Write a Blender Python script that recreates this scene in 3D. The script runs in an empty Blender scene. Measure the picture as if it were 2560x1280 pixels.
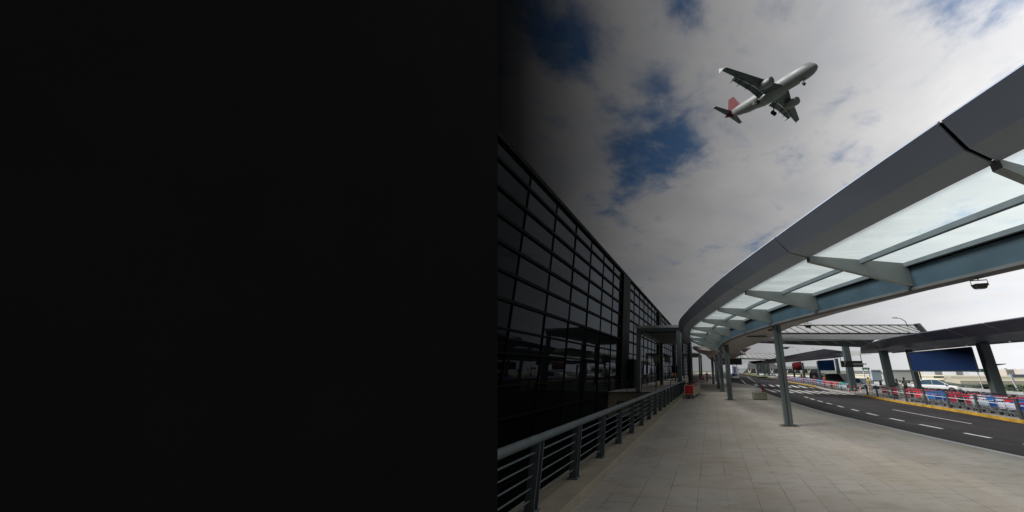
import bpy, bmesh, math, random
from mathutils import Vector, Matrix
random.seed(7)
R = math.radians
scene = bpy.context.scene
col = scene.collection
# ------------------------------------------------------------------ camera
F, CX, CY, HC = 800.0, 1630.0, 640.0, 2.0          # focal length / principal point measured on the 2560x1280 picture
TH = math.atan((925 - 640) / F)
cT, sT = math.cos(TH), math.sin(TH)
cam = bpy.data.cameras.new('camera'); cam.lens = 36 * F / 2560; cam.sensor_width = 36
cam.shift_x = (1280 - CX) / 2560; cam.clip_end = 6000; cam.clip_start = 0.05
co = bpy.data.objects.new('camera', cam); col.objects.link(co)
co.location = (0, 0, HC); co.rotation_euler = (R(90) + TH, 0, 0); scene.camera = co
scene.view_settings.view_transform = 'Standard'; scene.view_settings.look = 'None'; scene.view_settings.exposure = 0
scene.cycles.max_bounces = 6; scene.cycles.transparent_max_bounces = 12

def ray(px, py):
    u = (px - CX) / F; v = (CY - py) / F
    return u, cT - sT * v, sT + cT * v
def g(px, py, z=0.0):            # point of a sight line at height z
    u, f, w = ray(px, py); t = (z - HC) / w
    return Vector((u * t, f * t, z))
def dd(px, py, Y):               # point of a sight line at depth Y
    u, f, w = ray(px, py); t = Y / f
    return Vector((u * t, Y, HC + w * t))

# ------------------------------------------------------------------ materials
MATS = {}
def mat(name, c, rough=.6, metal=0, var=.12, vscale=3.0, bump=0, spec=.5, bscale=40, streak=0, dirt=None):
    if name in MATS: return MATS[name]
    m = bpy.data.materials.new(name); m.use_nodes = True; nt = m.node_tree; n = nt.nodes; l = nt.links
    b = n['Principled BSDF']; b.inputs['Roughness'].default_value = rough; b.inputs['Metallic'].default_value = metal
    b.inputs['Specular IOR Level'].default_value = spec
    tc = n.new('ShaderNodeTexCoord')
    mp = n.new('ShaderNodeMapping'); l.new(tc.outputs['Object'], mp.inputs[0])
    if streak: mp.inputs['Scale'].default_value = (1, 1, streak)
    no = n.new('ShaderNodeTexNoise'); no.inputs['Scale'].default_value = vscale; no.inputs['Detail'].default_value = 5
    l.new(mp.outputs[0], no.inputs['Vector'])
    mr = n.new('ShaderNodeMapRange'); mr.inputs[1].default_value = .3; mr.inputs[2].default_value = .7
    mr.inputs[3].default_value = 1 - var; mr.inputs[4].default_value = 1 + var
    l.new(no.outputs[0], mr.inputs[0])
    mx = n.new('ShaderNodeVectorMath'); mx.operation = 'SCALE'; mx.inputs[0].default_value = c[:3]
    l.new(mr.outputs[0], mx.inputs['Scale']); l.new(mx.outputs[0], b.inputs['Base Color'])
    mr2 = n.new('ShaderNodeMapRange'); mr2.inputs[1].default_value = .3; mr2.inputs[2].default_value = .7
    mr2.inputs[3].default_value = max(0, rough - .1); mr2.inputs[4].default_value = min(1, rough + .1)
    l.new(no.outputs[0], mr2.inputs[0]); l.new(mr2.outputs[0], b.inputs['Roughness'])
    if bump:
        n2 = n.new('ShaderNodeTexNoise'); n2.inputs['Scale'].default_value = bscale; n2.inputs['Detail'].default_value = 6
        l.new(tc.outputs['Object'], n2.inputs['Vector'])
        bp = n.new('ShaderNodeBump'); bp.inputs['Strength'].default_value = bump; bp.inputs['Distance'].default_value = .02
        l.new(n2.outputs[0], bp.inputs['Height']); l.new(bp.outputs[0], b.inputs['Normal'])
    MATS[name] = m
    return m

M = dict(
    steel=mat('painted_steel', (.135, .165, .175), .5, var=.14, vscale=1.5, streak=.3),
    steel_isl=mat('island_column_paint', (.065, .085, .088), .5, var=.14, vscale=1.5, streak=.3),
    steel_dark=mat('dark_steel', (.05, .058, .062), .5, var=.15),
    steel_rail=mat('rail_steel', (.085, .105, .115), .7, .0, var=.2, vscale=5),
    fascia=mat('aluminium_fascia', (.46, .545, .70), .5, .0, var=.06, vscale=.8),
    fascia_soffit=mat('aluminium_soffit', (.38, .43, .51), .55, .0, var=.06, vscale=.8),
    rib=mat('rib_paint', (.33, .37, .36), .55, var=.07),
    purlin=mat('purlin_paint', (.15, .18, .20), .5, var=.08),
    beam=mat('beam_blue_paint', (.048, .085, .115), .45, var=.12, vscale=1.2),
    flange=mat('beam_flange', (.12, .125, .13), .6, var=.08),
    roadface=mat('road_side_cladding', (.40, .36, .34), .45, .1, var=.10, vscale=.7),
    isl=mat('island_roof_panel', (.095, .11, .15), .5, var=.2, vscale=.6),
    isl_light=mat('island_roof_light', (.30, .31, .31), .5, var=.1),
    rubber=mat('rubber', (.012, .012, .012), .8),
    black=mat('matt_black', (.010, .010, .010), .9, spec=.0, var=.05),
    darkbody=mat('dark_interior', (.01, .011, .012), .9, spec=.1),
    mullion=mat('mullion_black', (.005, .0055, .006), .8, spec=.05),
    concrete=mat('concrete', (.33, .32, .30), .85, var=.15, bump=.3, vscale=2),
    concrete_tan=mat('tan_render', (.29, .255, .19), .9, var=.15, bump=.2),
    concrete_light=mat('light_concrete', (.50, .51, .52), .8, var=.08, vscale=1.0, streak=.3),
    yellow=mat('kerb_yellow', (.40, .235, .022), .7, var=.30, vscale=2.5),
    white=mat('white_paint', (.78, .78, .76), .6, var=.06),
    marking=mat('road_paint', (.62, .61, .58), .75, var=.22, vscale=6),
    red=mat('red_board', (.55, .02, .03), .5, var=.08), red2=mat('crimson_board', (.36, .008, .03), .5, var=.08),
    redb=mat('bright_red_board', (.75, .03, .045), .5, var=.05),
    blue=mat('blue_board', (.015, .16, .50), .5, var=.08), blue2=mat('dark_blue_board', (.006, .05, .25), .5, var=.08),
    pale=mat('pale_board', (.42, .52, .58), .5, var=.06), lilac=mat('white_lilac_board', (.62, .60, .72), .5, var=.04),
    blackb=mat('black_board', (.004, .004, .004), .5), teal=mat('teal_board', (.03, .30, .25), .5), navy=mat('navy_banner', (.007, .020, .065), .8, var=.05, spec=.1),
    maroon=mat('maroon_banner', (.09, .008, .010), .8, var=.05, spec=.1), poster_blue=mat('blue_banner', (.018, .07, .27), .8, spec=.1),
    chrome=mat('trolley_steel', (.24, .25, .26), .4, .4, var=.1),
    skin=mat('skin', (.42, .23, .15), .6, var=.05), hair=mat('black_hair', (.008, .006, .005), .6),
    car_white=mat('white_car_paint', (.75, .76, .78), .2, var=.02), car_silver=mat('silver_car_paint', (.42, .45, .49), .3, .0, var=.02),
    car_black=mat('black_car_paint', (.012, .012, .015), .2, var=.02),
    carglass=mat('car_glass', (.05, .09, .13), .08, 0, var=.02, spec=.8), lamp=mat('lamp_lens', (.7, .7, .68), .2),
    plate=mat('blue_number_plate', (.05, .07, .4), .5),
    green=mat('green_sign', (.01, .22, .12), .5), leaf=mat('foliage', (.06, .10, .035), .8, var=.4, vscale=.6), bark=mat('bark', (.09, .07, .05), .9),
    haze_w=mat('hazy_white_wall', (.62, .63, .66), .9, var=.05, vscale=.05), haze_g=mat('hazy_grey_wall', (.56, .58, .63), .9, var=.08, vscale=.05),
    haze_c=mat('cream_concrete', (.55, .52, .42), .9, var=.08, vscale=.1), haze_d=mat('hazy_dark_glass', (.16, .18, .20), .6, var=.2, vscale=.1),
    grass=mat('verge_grass', (.10, .11, .045), .95, var=.4), tan=mat('trolley_tan', (.34, .32, .26), .6, .2),
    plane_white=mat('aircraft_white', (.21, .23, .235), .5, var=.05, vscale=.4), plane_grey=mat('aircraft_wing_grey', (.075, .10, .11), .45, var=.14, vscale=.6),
    plane_red=mat('aircraft_red', (.13, .022, .026), .7, var=.05, spec=.15), plane_dark=mat('aircraft_dark', (.008, .012, .013), .5),
    brightmetal=mat('bright_slat_metal', (.55, .6, .6), .4),
    signblack=mat('sign_dark', (.03, .032, .034), .5), signwhite=mat('sign_white', (.6, .6, .58), .6),
)

# glass of the canopies: pale, slightly milky
def glass_canopy_mat(nm='canopy_glass', c1=(.86, .93, .92, 1), c2=(.75, .85, .83, 1), lo=.14, hi=.42):
    m = bpy.data.materials.new(nm); m.use_nodes = True; nt = m.node_tree; n = nt.nodes; l = nt.links
    n.clear(); out = n.new('ShaderNodeOutputMaterial')
    tr = n.new('ShaderNodeBsdfTransparent'); tr.inputs[0].default_value = c1
    tl = n.new('ShaderNodeBsdfTranslucent'); tl.inputs[0].default_value = c2
    gl = n.new('ShaderNodeBsdfGlossy'); gl.inputs['Roughness'].default_value = .1; gl.inputs[0].default_value = (.8, .9, .9, 1)
    tc = n.new('ShaderNodeTexCoord'); no = n.new('ShaderNodeTexNoise'); no.inputs['Scale'].default_value = 1.6; no.inputs['Detail'].default_value = 6
    mp = n.new('ShaderNodeMapping'); mp.inputs['Scale'].default_value = (.25, 1.6, 1); mp.inputs['Rotation'].default_value = (0, 0, .5)
    l.new(tc.outputs['Object'], mp.inputs[0]); l.new(mp.outputs[0], no.inputs['Vector'])
    mr = n.new('ShaderNodeMapRange'); mr.inputs[1].default_value = .3; mr.inputs[2].default_value = .75; mr.inputs[3].default_value = lo; mr.inputs[4].default_value = hi
    l.new(no.outputs[0], mr.inputs[0])
    a = n.new('ShaderNodeMixShader'); l.new(mr.outputs[0], a.inputs[0]); l.new(tr.outputs[0], a.inputs[1]); l.new(tl.outputs[0], a.inputs[2])
    b = n.new('ShaderNodeMixShader'); b.inputs[0].default_value = .04; l.new(a.outputs[0], b.inputs[1]); l.new(gl.outputs[0], b.inputs[2])
    l.new(b.outputs[0], out.inputs[0]); return m
M['vanglass'] = mat('van_dark_glass', (.008, .009, .010), .15, var=.02)
M['cglass'] = glass_canopy_mat()
M['milky'] = glass_canopy_mat('milky_panel', (.9, .9, .9, 1), (.5, .5, .5, 1), .45, .55)
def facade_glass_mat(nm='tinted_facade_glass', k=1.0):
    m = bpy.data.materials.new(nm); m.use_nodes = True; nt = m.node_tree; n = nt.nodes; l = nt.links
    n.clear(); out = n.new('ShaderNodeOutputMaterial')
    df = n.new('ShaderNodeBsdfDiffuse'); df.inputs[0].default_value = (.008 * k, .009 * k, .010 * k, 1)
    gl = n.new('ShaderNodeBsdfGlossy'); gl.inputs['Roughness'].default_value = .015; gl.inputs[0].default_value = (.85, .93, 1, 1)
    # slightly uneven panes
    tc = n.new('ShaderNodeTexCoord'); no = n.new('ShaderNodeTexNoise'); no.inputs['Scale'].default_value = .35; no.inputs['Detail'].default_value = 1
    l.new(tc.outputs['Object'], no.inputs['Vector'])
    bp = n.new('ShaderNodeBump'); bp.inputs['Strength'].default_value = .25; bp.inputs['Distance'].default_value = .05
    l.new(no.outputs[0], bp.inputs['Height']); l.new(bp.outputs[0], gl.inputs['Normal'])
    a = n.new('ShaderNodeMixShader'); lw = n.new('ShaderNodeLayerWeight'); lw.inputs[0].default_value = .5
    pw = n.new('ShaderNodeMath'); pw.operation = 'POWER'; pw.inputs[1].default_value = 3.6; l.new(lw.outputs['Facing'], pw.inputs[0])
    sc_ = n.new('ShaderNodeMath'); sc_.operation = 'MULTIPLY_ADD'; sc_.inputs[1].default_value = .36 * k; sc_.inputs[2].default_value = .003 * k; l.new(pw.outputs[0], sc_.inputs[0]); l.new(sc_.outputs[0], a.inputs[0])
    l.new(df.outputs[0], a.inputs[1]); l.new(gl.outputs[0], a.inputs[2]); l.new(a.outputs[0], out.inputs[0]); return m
M['fglass'] = facade_glass_mat()
for q_i, k_ in enumerate((.34, .44, .56, .70, .85)): M[f'fglass{q_i}'] = facade_glass_mat('fade_darkened_glass', k_)  # left-hand fade to dark put into the glass colour, bay by bay

def paving_mat():
    m = bpy.data.materials.new('stone_paving'); m.use_nodes = True; nt = m.node_tree; n = nt.nodes; l = nt.links
    b = n['Principled BSDF']; tc = n.new('ShaderNodeTexCoord')
    mp = n.new('ShaderNodeMapping'); mp.inputs['Rotation'].default_value = (0, 0, R(-80)); mp.inputs['Location'].default_value = (.3, .13, 0)
    l.new(tc.outputs['Object'], mp.inputs[0])
    nd = n.new('ShaderNodeTexNoise'); nd.inputs['Scale'].default_value = 5; l.new(tc.outputs['Object'], nd.inputs['Vector'])
    va = n.new('ShaderNodeVectorMath'); va.operation = 'SCALE'; va.inputs['Scale'].default_value = .010; l.new(nd.outputs['Color'], va.inputs[0])
    vb = n.new('ShaderNodeVectorMath'); l.new(mp.outputs[0], vb.inputs[0]); l.new(va.outputs[0], vb.inputs[1])
    br = n.new('ShaderNodeTexBrick'); br.inputs['Scale'].default_value = 1; br.inputs['Brick Width'].default_value = 2.1; br.inputs['Row Height'].default_value = .49
    br.inputs['Mortar Size'].default_value = .0045; br.inputs['Mortar Smooth'].default_value = .1; br.offset = .37; br.squash = 1
    br.inputs['Color1'].default_value = (.365, .35, .325, 1); br.inputs['Color2'].default_value = (.39, .375, .35, 1); br.inputs['Mortar'].default_value = (.375, .36, .345, 1)
    l.new(vb.outputs[0], br.inputs['Vector'])
    # big stains
    n1 = n.new('ShaderNodeTexNoise'); n1.inputs['Scale'].default_value = .45; n1.inputs['Detail'].default_value = 7; n1.inputs['Roughness'].default_value = .62
    l.new(tc.outputs['Object'], n1.inputs['Vector'])
    r1 = n.new('ShaderNodeValToRGB'); r1.color_ramp.elements[0].position = .36; r1.color_ramp.elements[0].color = (.88, .84, .78, 1)
    r1.color_ramp.elements[1].position = .62; r1.color_ramp.elements[1].color = (1.06, 1.05, 1.05, 1); l.new(n1.outputs[0], r1.inputs[0])
    mpb = n.new('ShaderNodeMapping'); mpb.inputs['Rotation'].default_value = (0, 0, R(35)); mpb.inputs['Scale'].default_value = (1, 3.5, 1); l.new(tc.outputs['Object'], mpb.inputs[0])
    n2 = n.new('ShaderNodeTexNoise'); n2.inputs['Scale'].default_value = 1.6; n2.inputs['Detail'].default_value = 8; n2.inputs['Roughness'].default_value = .7
    l.new(mpb.outputs[0], n2.inputs['Vector'])
    r2 = n.new('ShaderNodeValToRGB'); r2.color_ramp.elements[0].position = .33; r2.color_ramp.elements[0].color = (.80, .77, .72, 1)
    r2.color_ramp.elements[1].position = .50; r2.color_ramp.elements[1].color = (1, 1, 1, 1); l.new(n2.outputs[0], r2.inputs[0])
    n3 = n.new('ShaderNodeTexNoise'); n3.inputs['Scale'].default_value = 60; n3.inputs['Detail'].default_value = 3; l.new(tc.outputs['Object'], n3.inputs['Vector'])
    r3 = n.new('ShaderNodeMapRange'); r3.inputs[3].default_value = .86; r3.inputs[4].default_value = 1.14; l.new(n3.outputs[0], r3.inputs[0])
    def mul(a, b_):
        x = n.new('ShaderNodeMix'); x.data_type = 'RGBA'; x.blend_type = 'MULTIPLY'; x.inputs[0].default_value = 1
        l.new(a, x.inputs[6]); l.new(b_, x.inputs[7]); return x.outputs[2]
    c = mul(mul(br.outputs['Color'], r1.outputs[0]), r2.outputs[0])
    n4 = n.new('ShaderNodeTexNoise'); n4.inputs['Scale'].default_value = 1.1; n4.inputs['Detail'].default_value = 4; l.new(tc.outputs['Object'], n4.inputs['Vector'])
    r4 = n.new('ShaderNodeMapRange'); r4.inputs[1].default_value = .40; r4.inputs[2].default_value = .62; r4.inputs[3].default_value = .15; r4.inputs[4].default_value = .8; l.new(n4.outputs[0], r4.inputs[0])
    jm = n.new('ShaderNodeMath'); jm.operation = 'MULTIPLY'; l.new(br.outputs['Fac'], jm.inputs[0]); l.new(r4.outputs[0], jm.inputs[1])
    j2 = n.new('ShaderNodeMath'); j2.operation = 'SUBTRACT'; j2.inputs[0].default_value = 1; l.new(jm.outputs[0], j2.inputs[1])
    j3 = n.new('ShaderNodeMath'); j3.operation = 'MULTIPLY'; l.new(j2.outputs[0], j3.inputs[0]); l.new(r3.outputs[0], j3.inputs[1])
    n5 = n.new('ShaderNodeTexNoise'); n5.inputs['Scale'].default_value = .8; n5.inputs['Detail'].default_value = 3; mp5 = n.new('ShaderNodeMapping'); mp5.inputs['Location'].default_value = (9, 3, 0); l.new(tc.outputs['Object'], mp5.inputs[0]); l.new(mp5.outputs[0], n5.inputs['Vector'])
    r5 = n.new('ShaderNodeValToRGB'); r5.color_ramp.elements[0].position = .35; r5.color_ramp.elements[0].color = (.985, .99, .965, 1); r5.color_ramp.elements[1].position = .65; r5.color_ramp.elements[1].color = (1.04, 1.0, .965, 1); l.new(n5.outputs[0], r5.inputs[0])
    c = mul(c, r5.outputs[0])
    vs = n.new('ShaderNodeVectorMath'); vs.operation = 'SCALE'; l.new(c, vs.inputs[0]); l.new(j3.outputs[0], vs.inputs['Scale'])
    l.new(vs.outputs[0], b.inputs['Base Color']); b.inputs['Roughness'].default_value = .75; b.inputs['Specular IOR Level'].default_value = .3
    bp = n.new('ShaderNodeBump'); bp.inputs['Strength'].default_value = .35; bp.inputs['Distance'].default_value = .01
    ad = n.new('ShaderNodeMath'); ad.operation = 'SUBTRACT'; l.new(n3.outputs[0], ad.inputs[0]); l.new(br.outputs['Fac'], ad.inputs[1])
    l.new(ad.outputs[0], bp.inputs['Height']); l.new(bp.outputs[0], b.inputs['Normal']); return m
M['paving'] = paving_mat()
def asphalt_mat():
    m = bpy.data.materials.new('asphalt'); m.use_nodes = True; nt = m.node_tree; n = nt.nodes; l = nt.links
    b = n['Principled BSDF']; tc = n.new('ShaderNodeTexCoord')
    a = n.new('ShaderNodeTexNoise'); a.inputs['Scale'].default_value = .35; a.inputs['Detail'].default_value = 6; l.new(tc.outputs['Object'], a.inputs['Vector'])
    f = n.new('ShaderNodeTexNoise'); f.inputs['Scale'].default_value = 90; f.inputs['Detail'].default_value = 2; l.new(tc.outputs['Object'], f.inputs['Vector'])
    mx = n.new('ShaderNodeMath'); mx.operation = 'MULTIPLY_ADD'; mx.inputs[1].default_value = .35; l.new(f.outputs[0], mx.inputs[0]); l.new(a.outputs[0], mx.inputs[2])
    r = n.new('ShaderNodeValToRGB'); r.color_ramp.elements[0].position = .45; r.color_ramp.elements[0].color = (.019, .018, .020, 1)
    r.color_ramp.elements[1].position = .9; r.color_ramp.elements[1].color = (.040, .038, .041, 1); l.new(mx.outputs[0], r.inputs[0])
    ms = n.new('ShaderNodeMapping'); ms.inputs['Scale'].default_value = (1.3, .06, 1); ms.inputs['Rotation'].default_value = (0, 0, R(6)); l.new(tc.outputs['Object'], ms.inputs[0])
    t1 = n.new('ShaderNodeTexNoise'); t1.inputs['Scale'].default_value = 1.4; t1.inputs['Detail'].default_value = 4; l.new(ms.outputs[0], t1.inputs['Vector'])
    tr_ = n.new('ShaderNodeMapRange'); tr_.inputs[1].default_value = .35; tr_.inputs[2].default_value = .65; tr_.inputs[3].default_value = .72; tr_.inputs[4].default_value = 1.2; l.new(t1.outputs[0], tr_.inputs[0])
    sv = n.new('ShaderNodeVectorMath'); sv.operation = 'SCALE'; l.new(r.outputs[0], sv.inputs[0]); l.new(tr_.outputs[0], sv.inputs['Scale'])
    l.new(sv.outputs[0], b.inputs['Base Color']); b.inputs['Roughness'].default_value = .85; b.inputs['Specular IOR Level'].default_value = .25
    bp = n.new('ShaderNodeBump'); bp.inputs['Strength'].default_value = .5; bp.inputs['Distance'].default_value = .01
    l.new(f.outputs[0], bp.inputs['Height']); l.new(bp.outputs[0], b.inputs['Normal']); return m
M['asphalt'] = asphalt_mat()

# ------------------------------------------------------------------ mesh helper
def wl(o):
    v = Vector((0, 0, 0))
    while o is not None: v += Vector(o.location); o = o.parent
    return v
class MB:
    def __init__(s): s.v = []; s.f = []; s.mi = []; s.m = 0
    def mt(s, i): s.m = i; return s
    def face(s, pts):
        b = len(s.v); s.v += [tuple(p) for p in pts]; s.f.append(tuple(range(b, b + len(pts)))); s.mi.append(s.m); return s
    def hexa(s, p):      # 8 pts, bottom 4 then top 4
        b = len(s.v); s.v += [tuple(q) for q in p]
        for f in ((0, 3, 2, 1), (4, 5, 6, 7), (0, 1, 5, 4), (1, 2, 6, 5), (2, 3, 7, 6), (3, 0, 4, 7)):
            s.f.append(tuple(b + i for i in f)); s.mi.append(s.m)
        return s
    def box(s, c, d, rz=0):
        cx, cy, cz = c; x, y, z = d[0] / 2, d[1] / 2, d[2] / 2; ca, sa = math.cos(rz), math.sin(rz)
        p = []
        for k in (-z, z):
            for a, b in ((-x, -y), (x, -y), (x, y), (-x, y)):
                p.append((cx + a * ca - b * sa, cy + a * sa + b * ca, cz + k))
        return s.hexa(p)
    def bar(s, p0, p1, w, h, up=(0, 0, 1)):
        p0 = Vector(p0); p1 = Vector(p1); d = (p1 - p0).normalized(); up = Vector(up)
        sd = d.cross(up)
        if sd.length < 1e-4: sd = d.cross(Vector((0, 1, 0)))
        sd.normalize(); u = sd.cross(d).normalized(); a = sd * w / 2; b = u * h / 2
        return s.hexa([p0 - a - b, p0 + a - b, p1 + a - b, p1 - a - b, p0 - a + b, p0 + a + b, p1 + a + b, p1 - a + b])
    def tube(s, pts, r, n=8, caps=True):
        pts = [Vector(p) for p in pts]; rings = []
        rr = r if isinstance(r, (list, tuple)) else [r] * len(pts)
        ref = Vector((0, 0, 1))
        for i, p in enumerate(pts):
            d = (pts[min(i + 1, len(pts) - 1)] - pts[max(i - 1, 0)]).normalized()
            a = d.cross(ref)
            if a.length < .1: a = d.cross(Vector((0, 1, 0)))
            a.normalize(); b = d.cross(a).normalized(); base = len(s.v)
            for k in range(n):
                t = 2 * math.pi * k / n; s.v.append(tuple(p + (a * math.cos(t) + b * math.sin(t)) * rr[i]))
            rings.append(base)
        for i in range(len(rings) - 1):
            for k in range(n):
                s.f.append((rings[i] + k, rings[i] + (k + 1) % n, rings[i + 1] + (k + 1) % n, rings[i + 1] + k)); s.mi.append(s.m)
        if caps:
            s.f.append(tuple(rings[0] + k for k in reversed(range(n)))); s.mi.append(s.m)
            s.f.append(tuple(rings[-1] + k for k in range(n))); s.mi.append(s.m)
        return s
    def loft(s, rings, caps=True):   # list of equal-length closed rings
        base = []
        for r in rings: base.append(len(s.v)); s.v += [tuple(p) for p in r]
        n = len(rings[0])
        for i in range(len(rings) - 1):
            for k in range(n):
                s.f.append((base[i] + k, base[i] + (k + 1) % n, base[i + 1] + (k + 1) % n, base[i + 1] + k)); s.mi.append(s.m)
        if caps:
            s.f.append(tuple(base[0] + k for k in reversed(range(n)))); s.mi.append(s.m)
            s.f.append(tuple(base[-1] + k for k in range(n))); s.mi.append(s.m)
        return s
    def prism(s, poly, z0, z1):
        return s.loft([[(x, y, z0) for x, y in poly], [(x, y, z1) for x, y in poly]])
    def build(s, name, m, parent=None, smooth=False, bevel=0, world=True, sub=0):
        me = bpy.data.meshes.new(name)
        off = wl(parent) if (parent is not None and world) else Vector((0, 0, 0))
        me.from_pydata([tuple(Vector(p) - off) for p in s.v], [], s.f)
        for mm in (m if isinstance(m, (list, tuple)) else [m]): me.materials.append(M[mm] if isinstance(mm, str) else mm)
        for p, i in zip(me.polygons, s.mi): p.material_index = i
        bm = bmesh.new(); bm.from_mesh(me); bmesh.ops.recalc_face_normals(bm, faces=bm.faces); bm.to_mesh(me); bm.free()
        o = bpy.data.objects.new(name, me); col.objects.link(o)
        if parent is not None: o.parent = parent
        if smooth:
            for p in me.polygons: p.use_smooth = True
        if bevel:
            b = o.modifiers.new('bevel', 'BEVEL'); b.width = bevel; b.segments = 2; b.limit_method = 'ANGLE'; b.angle_limit = R(40)
        if sub:
            b = o.modifiers.new('sub', 'SUBSURF'); b.levels = sub; b.render_levels = sub
        return o
def tag(o, label, cat, group=None, kind=None):
    if label: o['label'] = label
    if cat: o['category'] = cat
    if group: o['group'] = group
    if kind: o['kind'] = kind
    return o
def thing(name, label, cat, loc=(0, 0, 0), rz=0, group=None):
    o = bpy.data.objects.new(name, None); col.objects.link(o); o.location = loc; o.rotation_euler = (0, 0, rz); o.empty_display_size = .2
    return tag(o, label, cat, group)
def struct(o): o['kind'] = 'structure'; return o
KIDS = {}
def copy_tree(o, parent=None):
    c = o.copy(); col.objects.link(c); c.parent = parent
    for k in list(o.children): copy_tree(k, c)
    return c
def lerp(a, b, t): return a + (b - a) * t
def interp(pts, y):      # x(y) for a polyline of (x, y)
    if y <= pts[0][1]: a, b = pts[0], pts[1]
    elif y >= pts[-1][1]: a, b = pts[-2], pts[-1]
    else:
        for a, b in zip(pts, pts[1:]):
            if a[1] <= y <= b[1]: break
    return a[0] + (b[0] - a[0]) * (y - a[1]) / (b[1] - a[1])
def cr(P, n):            # catmull-rom through 2D/3D points, n steps each
    P = [Vector(p) for p in P]; out = []
    for i in range(len(P) - 1):
        p0 = P[max(i - 1, 0)]; p1 = P[i]; p2 = P[i + 1]; p3 = P[min(i + 2, len(P) - 1)]
        for k in range(n):
            t = k / n
            out.append(.5 * ((2 * p1) + (p2 - p0) * t + (2 * p0 - 5 * p1 + 4 * p2 - p3) * t * t + (3 * p1 - p0 - 3 * p2 + p3) * t ** 3))
    out.append(P[-1]); return out

A10 = R(10); N = Vector((math.sin(A10), math.cos(A10), 0)); RT = Vector((math.cos(A10), -math.sin(A10), 0))   # along / across the walkway

# ------------------------------------------------------------------ ground, road, walkway
kerb_n = [(20, -20), (12.6, -4), (10.4, 2), (9.45, 6), (9.1, 9), (8.88, 11), (8.82, 13), (8.74, 15.9), (8.75, 18), (9.17, 23), (9.63, 26.1), (10.5, 32.3), (12.3, 39), (13.0, 43.6), (13.5, 49.4), (13.55, 56)]
kerb_n2 = kerb_n + [(13.3, 58.5), (16.5, 75), (21.5, 103), (34, 170), (60, 300)]
kerb_f = [(27, -20), (21.5, 0), (19.2, 9), (18.55, 18), (19.6, 24), (20.15, 28.7), (21.6, 35.6), (23.3, 46.9), (26.3, 57), (29.3, 73), (44.8, 141), (80, 300)]
def ys(a, b, step): 
    n = max(1, int((b - a) / step)); return [a + (b - a) * i / n for i in range(n + 1)]
def roadz(x, y):
    a = interp(kerb_n2, y); b = interp(kerb_f, y); t = max(0, min(1, (x - a) / max(.1, b - a))); return lerp(-.15, -.54, t)
mb = MB(); Ys = ys(-20, 60, 1.0) + ys(62, 300, 6)
for y0, y1 in zip(Ys, Ys[1:]):
    for k in range(6):
        q = []
        for (y, t) in ((y0, k / 6), (y0, (k + 1) / 6), (y1, (k + 1) / 6), (y1, k / 6)):
            a = interp(kerb_n2, y) - .3; b = interp(kerb_f, y) + .3; x = lerp(a, b, t); q.append((x, y, roadz(x, y)))
        mb.face(q)
struct(mb.build('road', 'asphalt'))
# walkway sheet from the rail ledge to the kerb
rail_pts = lambda y: -1.87 + (y - 4.52) * .1763          # rail centre line
ledge_r = lambda y: rail_pts(y) + .42
DECK_Y = 34.4
fac = lambda y: -3.95 + (y - 36.07) * math.tan(A10)       # terminal glass line
mb = MB()
Ys = ys(-12, 33.9, .5) + [33.9]
for y0, y1 in zip(Ys, Ys[1:]): mb.face([(ledge_r(y0), y0, 0), (interp(kerb_n, y0) - .16, y0, 0), (interp(kerb_n, y1) - .16, y1, 0), (ledge_r(y1), y1, 0)])
Ys = ys(33.9, 58.5, 1) + ys(58.5, 300, 6)
for y0, y1 in zip(Ys, Ys[1:]):
    if y1 <= y0: continue
    f0 = fac(36.2) if y0 < 36.2 else fac(y0)
    mb.face([(max(fac(y0) + .05, fac(y0)), y0 if y0 > 35 else y0, 0), (interp(kerb_n2, y0) - .16, y0, 0), (interp(kerb_n2, y1) - .16, y1, 0), (fac(y1) + .05, y1, 0)])
struct(mb.build('walkway', 'paving'))
# near kerb stone
mb = MB()
P = cr([(interp(kerb_n2, y), y) for y in (-12, -4, 0, 3, 6, 9, 12, 15, 18, 22, 26, 30, 34, 39, 44, 50, 56)], 4)
for a, b in zip(P, P[1:]):
    if (b - a).length < .01: continue
    mb.hexa([(a.x - .17, a.y, -.3), (a.x, a.y, -.3), (b.x, b.y, -.3), (b.x - .17, b.y, -.3), (a.x - .17, a.y, .006), (a.x, a.y, .006), (b.x, b.y, .006), (b.x - .17, b.y, .006)])
struct(mb.build('kerb', 'concrete_light'))
# lower ground and far land reaching the horizon
mb = MB(); mb.face([(-400, -300, -5.2), (-1.9, -300, -5.2), (8, 60, -5.2), (60, 400, -5.2), (-400, 400, -5.2)])
struct(mb.build('sunken_service_yard', mat('dark_yard', (.06, .056, .05), .9)))
mb = MB(); mb.face([(-3000, -3000, -8), (3000, -3000, -8), (3000, 4500, -8), (-3000, 4500, -8)])
struct(mb.build('ground', mat('far_ground', (.10, .125, .085), .95, var=.35, vscale=.02)))
mb = MB()        # walkway edge slab under ledge and its side
for y0, y1 in zip(ys(-12, 33.9, 2), ys(-12, 33.9, 2)[1:]):
    mb.hexa([(ledge_r(y0) - .78, y0, -.9), (ledge_r(y0) + .3, y0, -.9), (ledge_r(y1) + .3, y1, -.9), (ledge_r(y1) - .78, y1, -.9), (ledge_r(y0) - .78, y0, -.012), (ledge_r(y0) + .3, y0, -.012), (ledge_r(y1) + .3, y1, -.012), (ledge_r(y1) - .78, y1, -.012)])
struct(mb.build('walkway_slab', 'concrete_tan'))
mb = MB()
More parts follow.
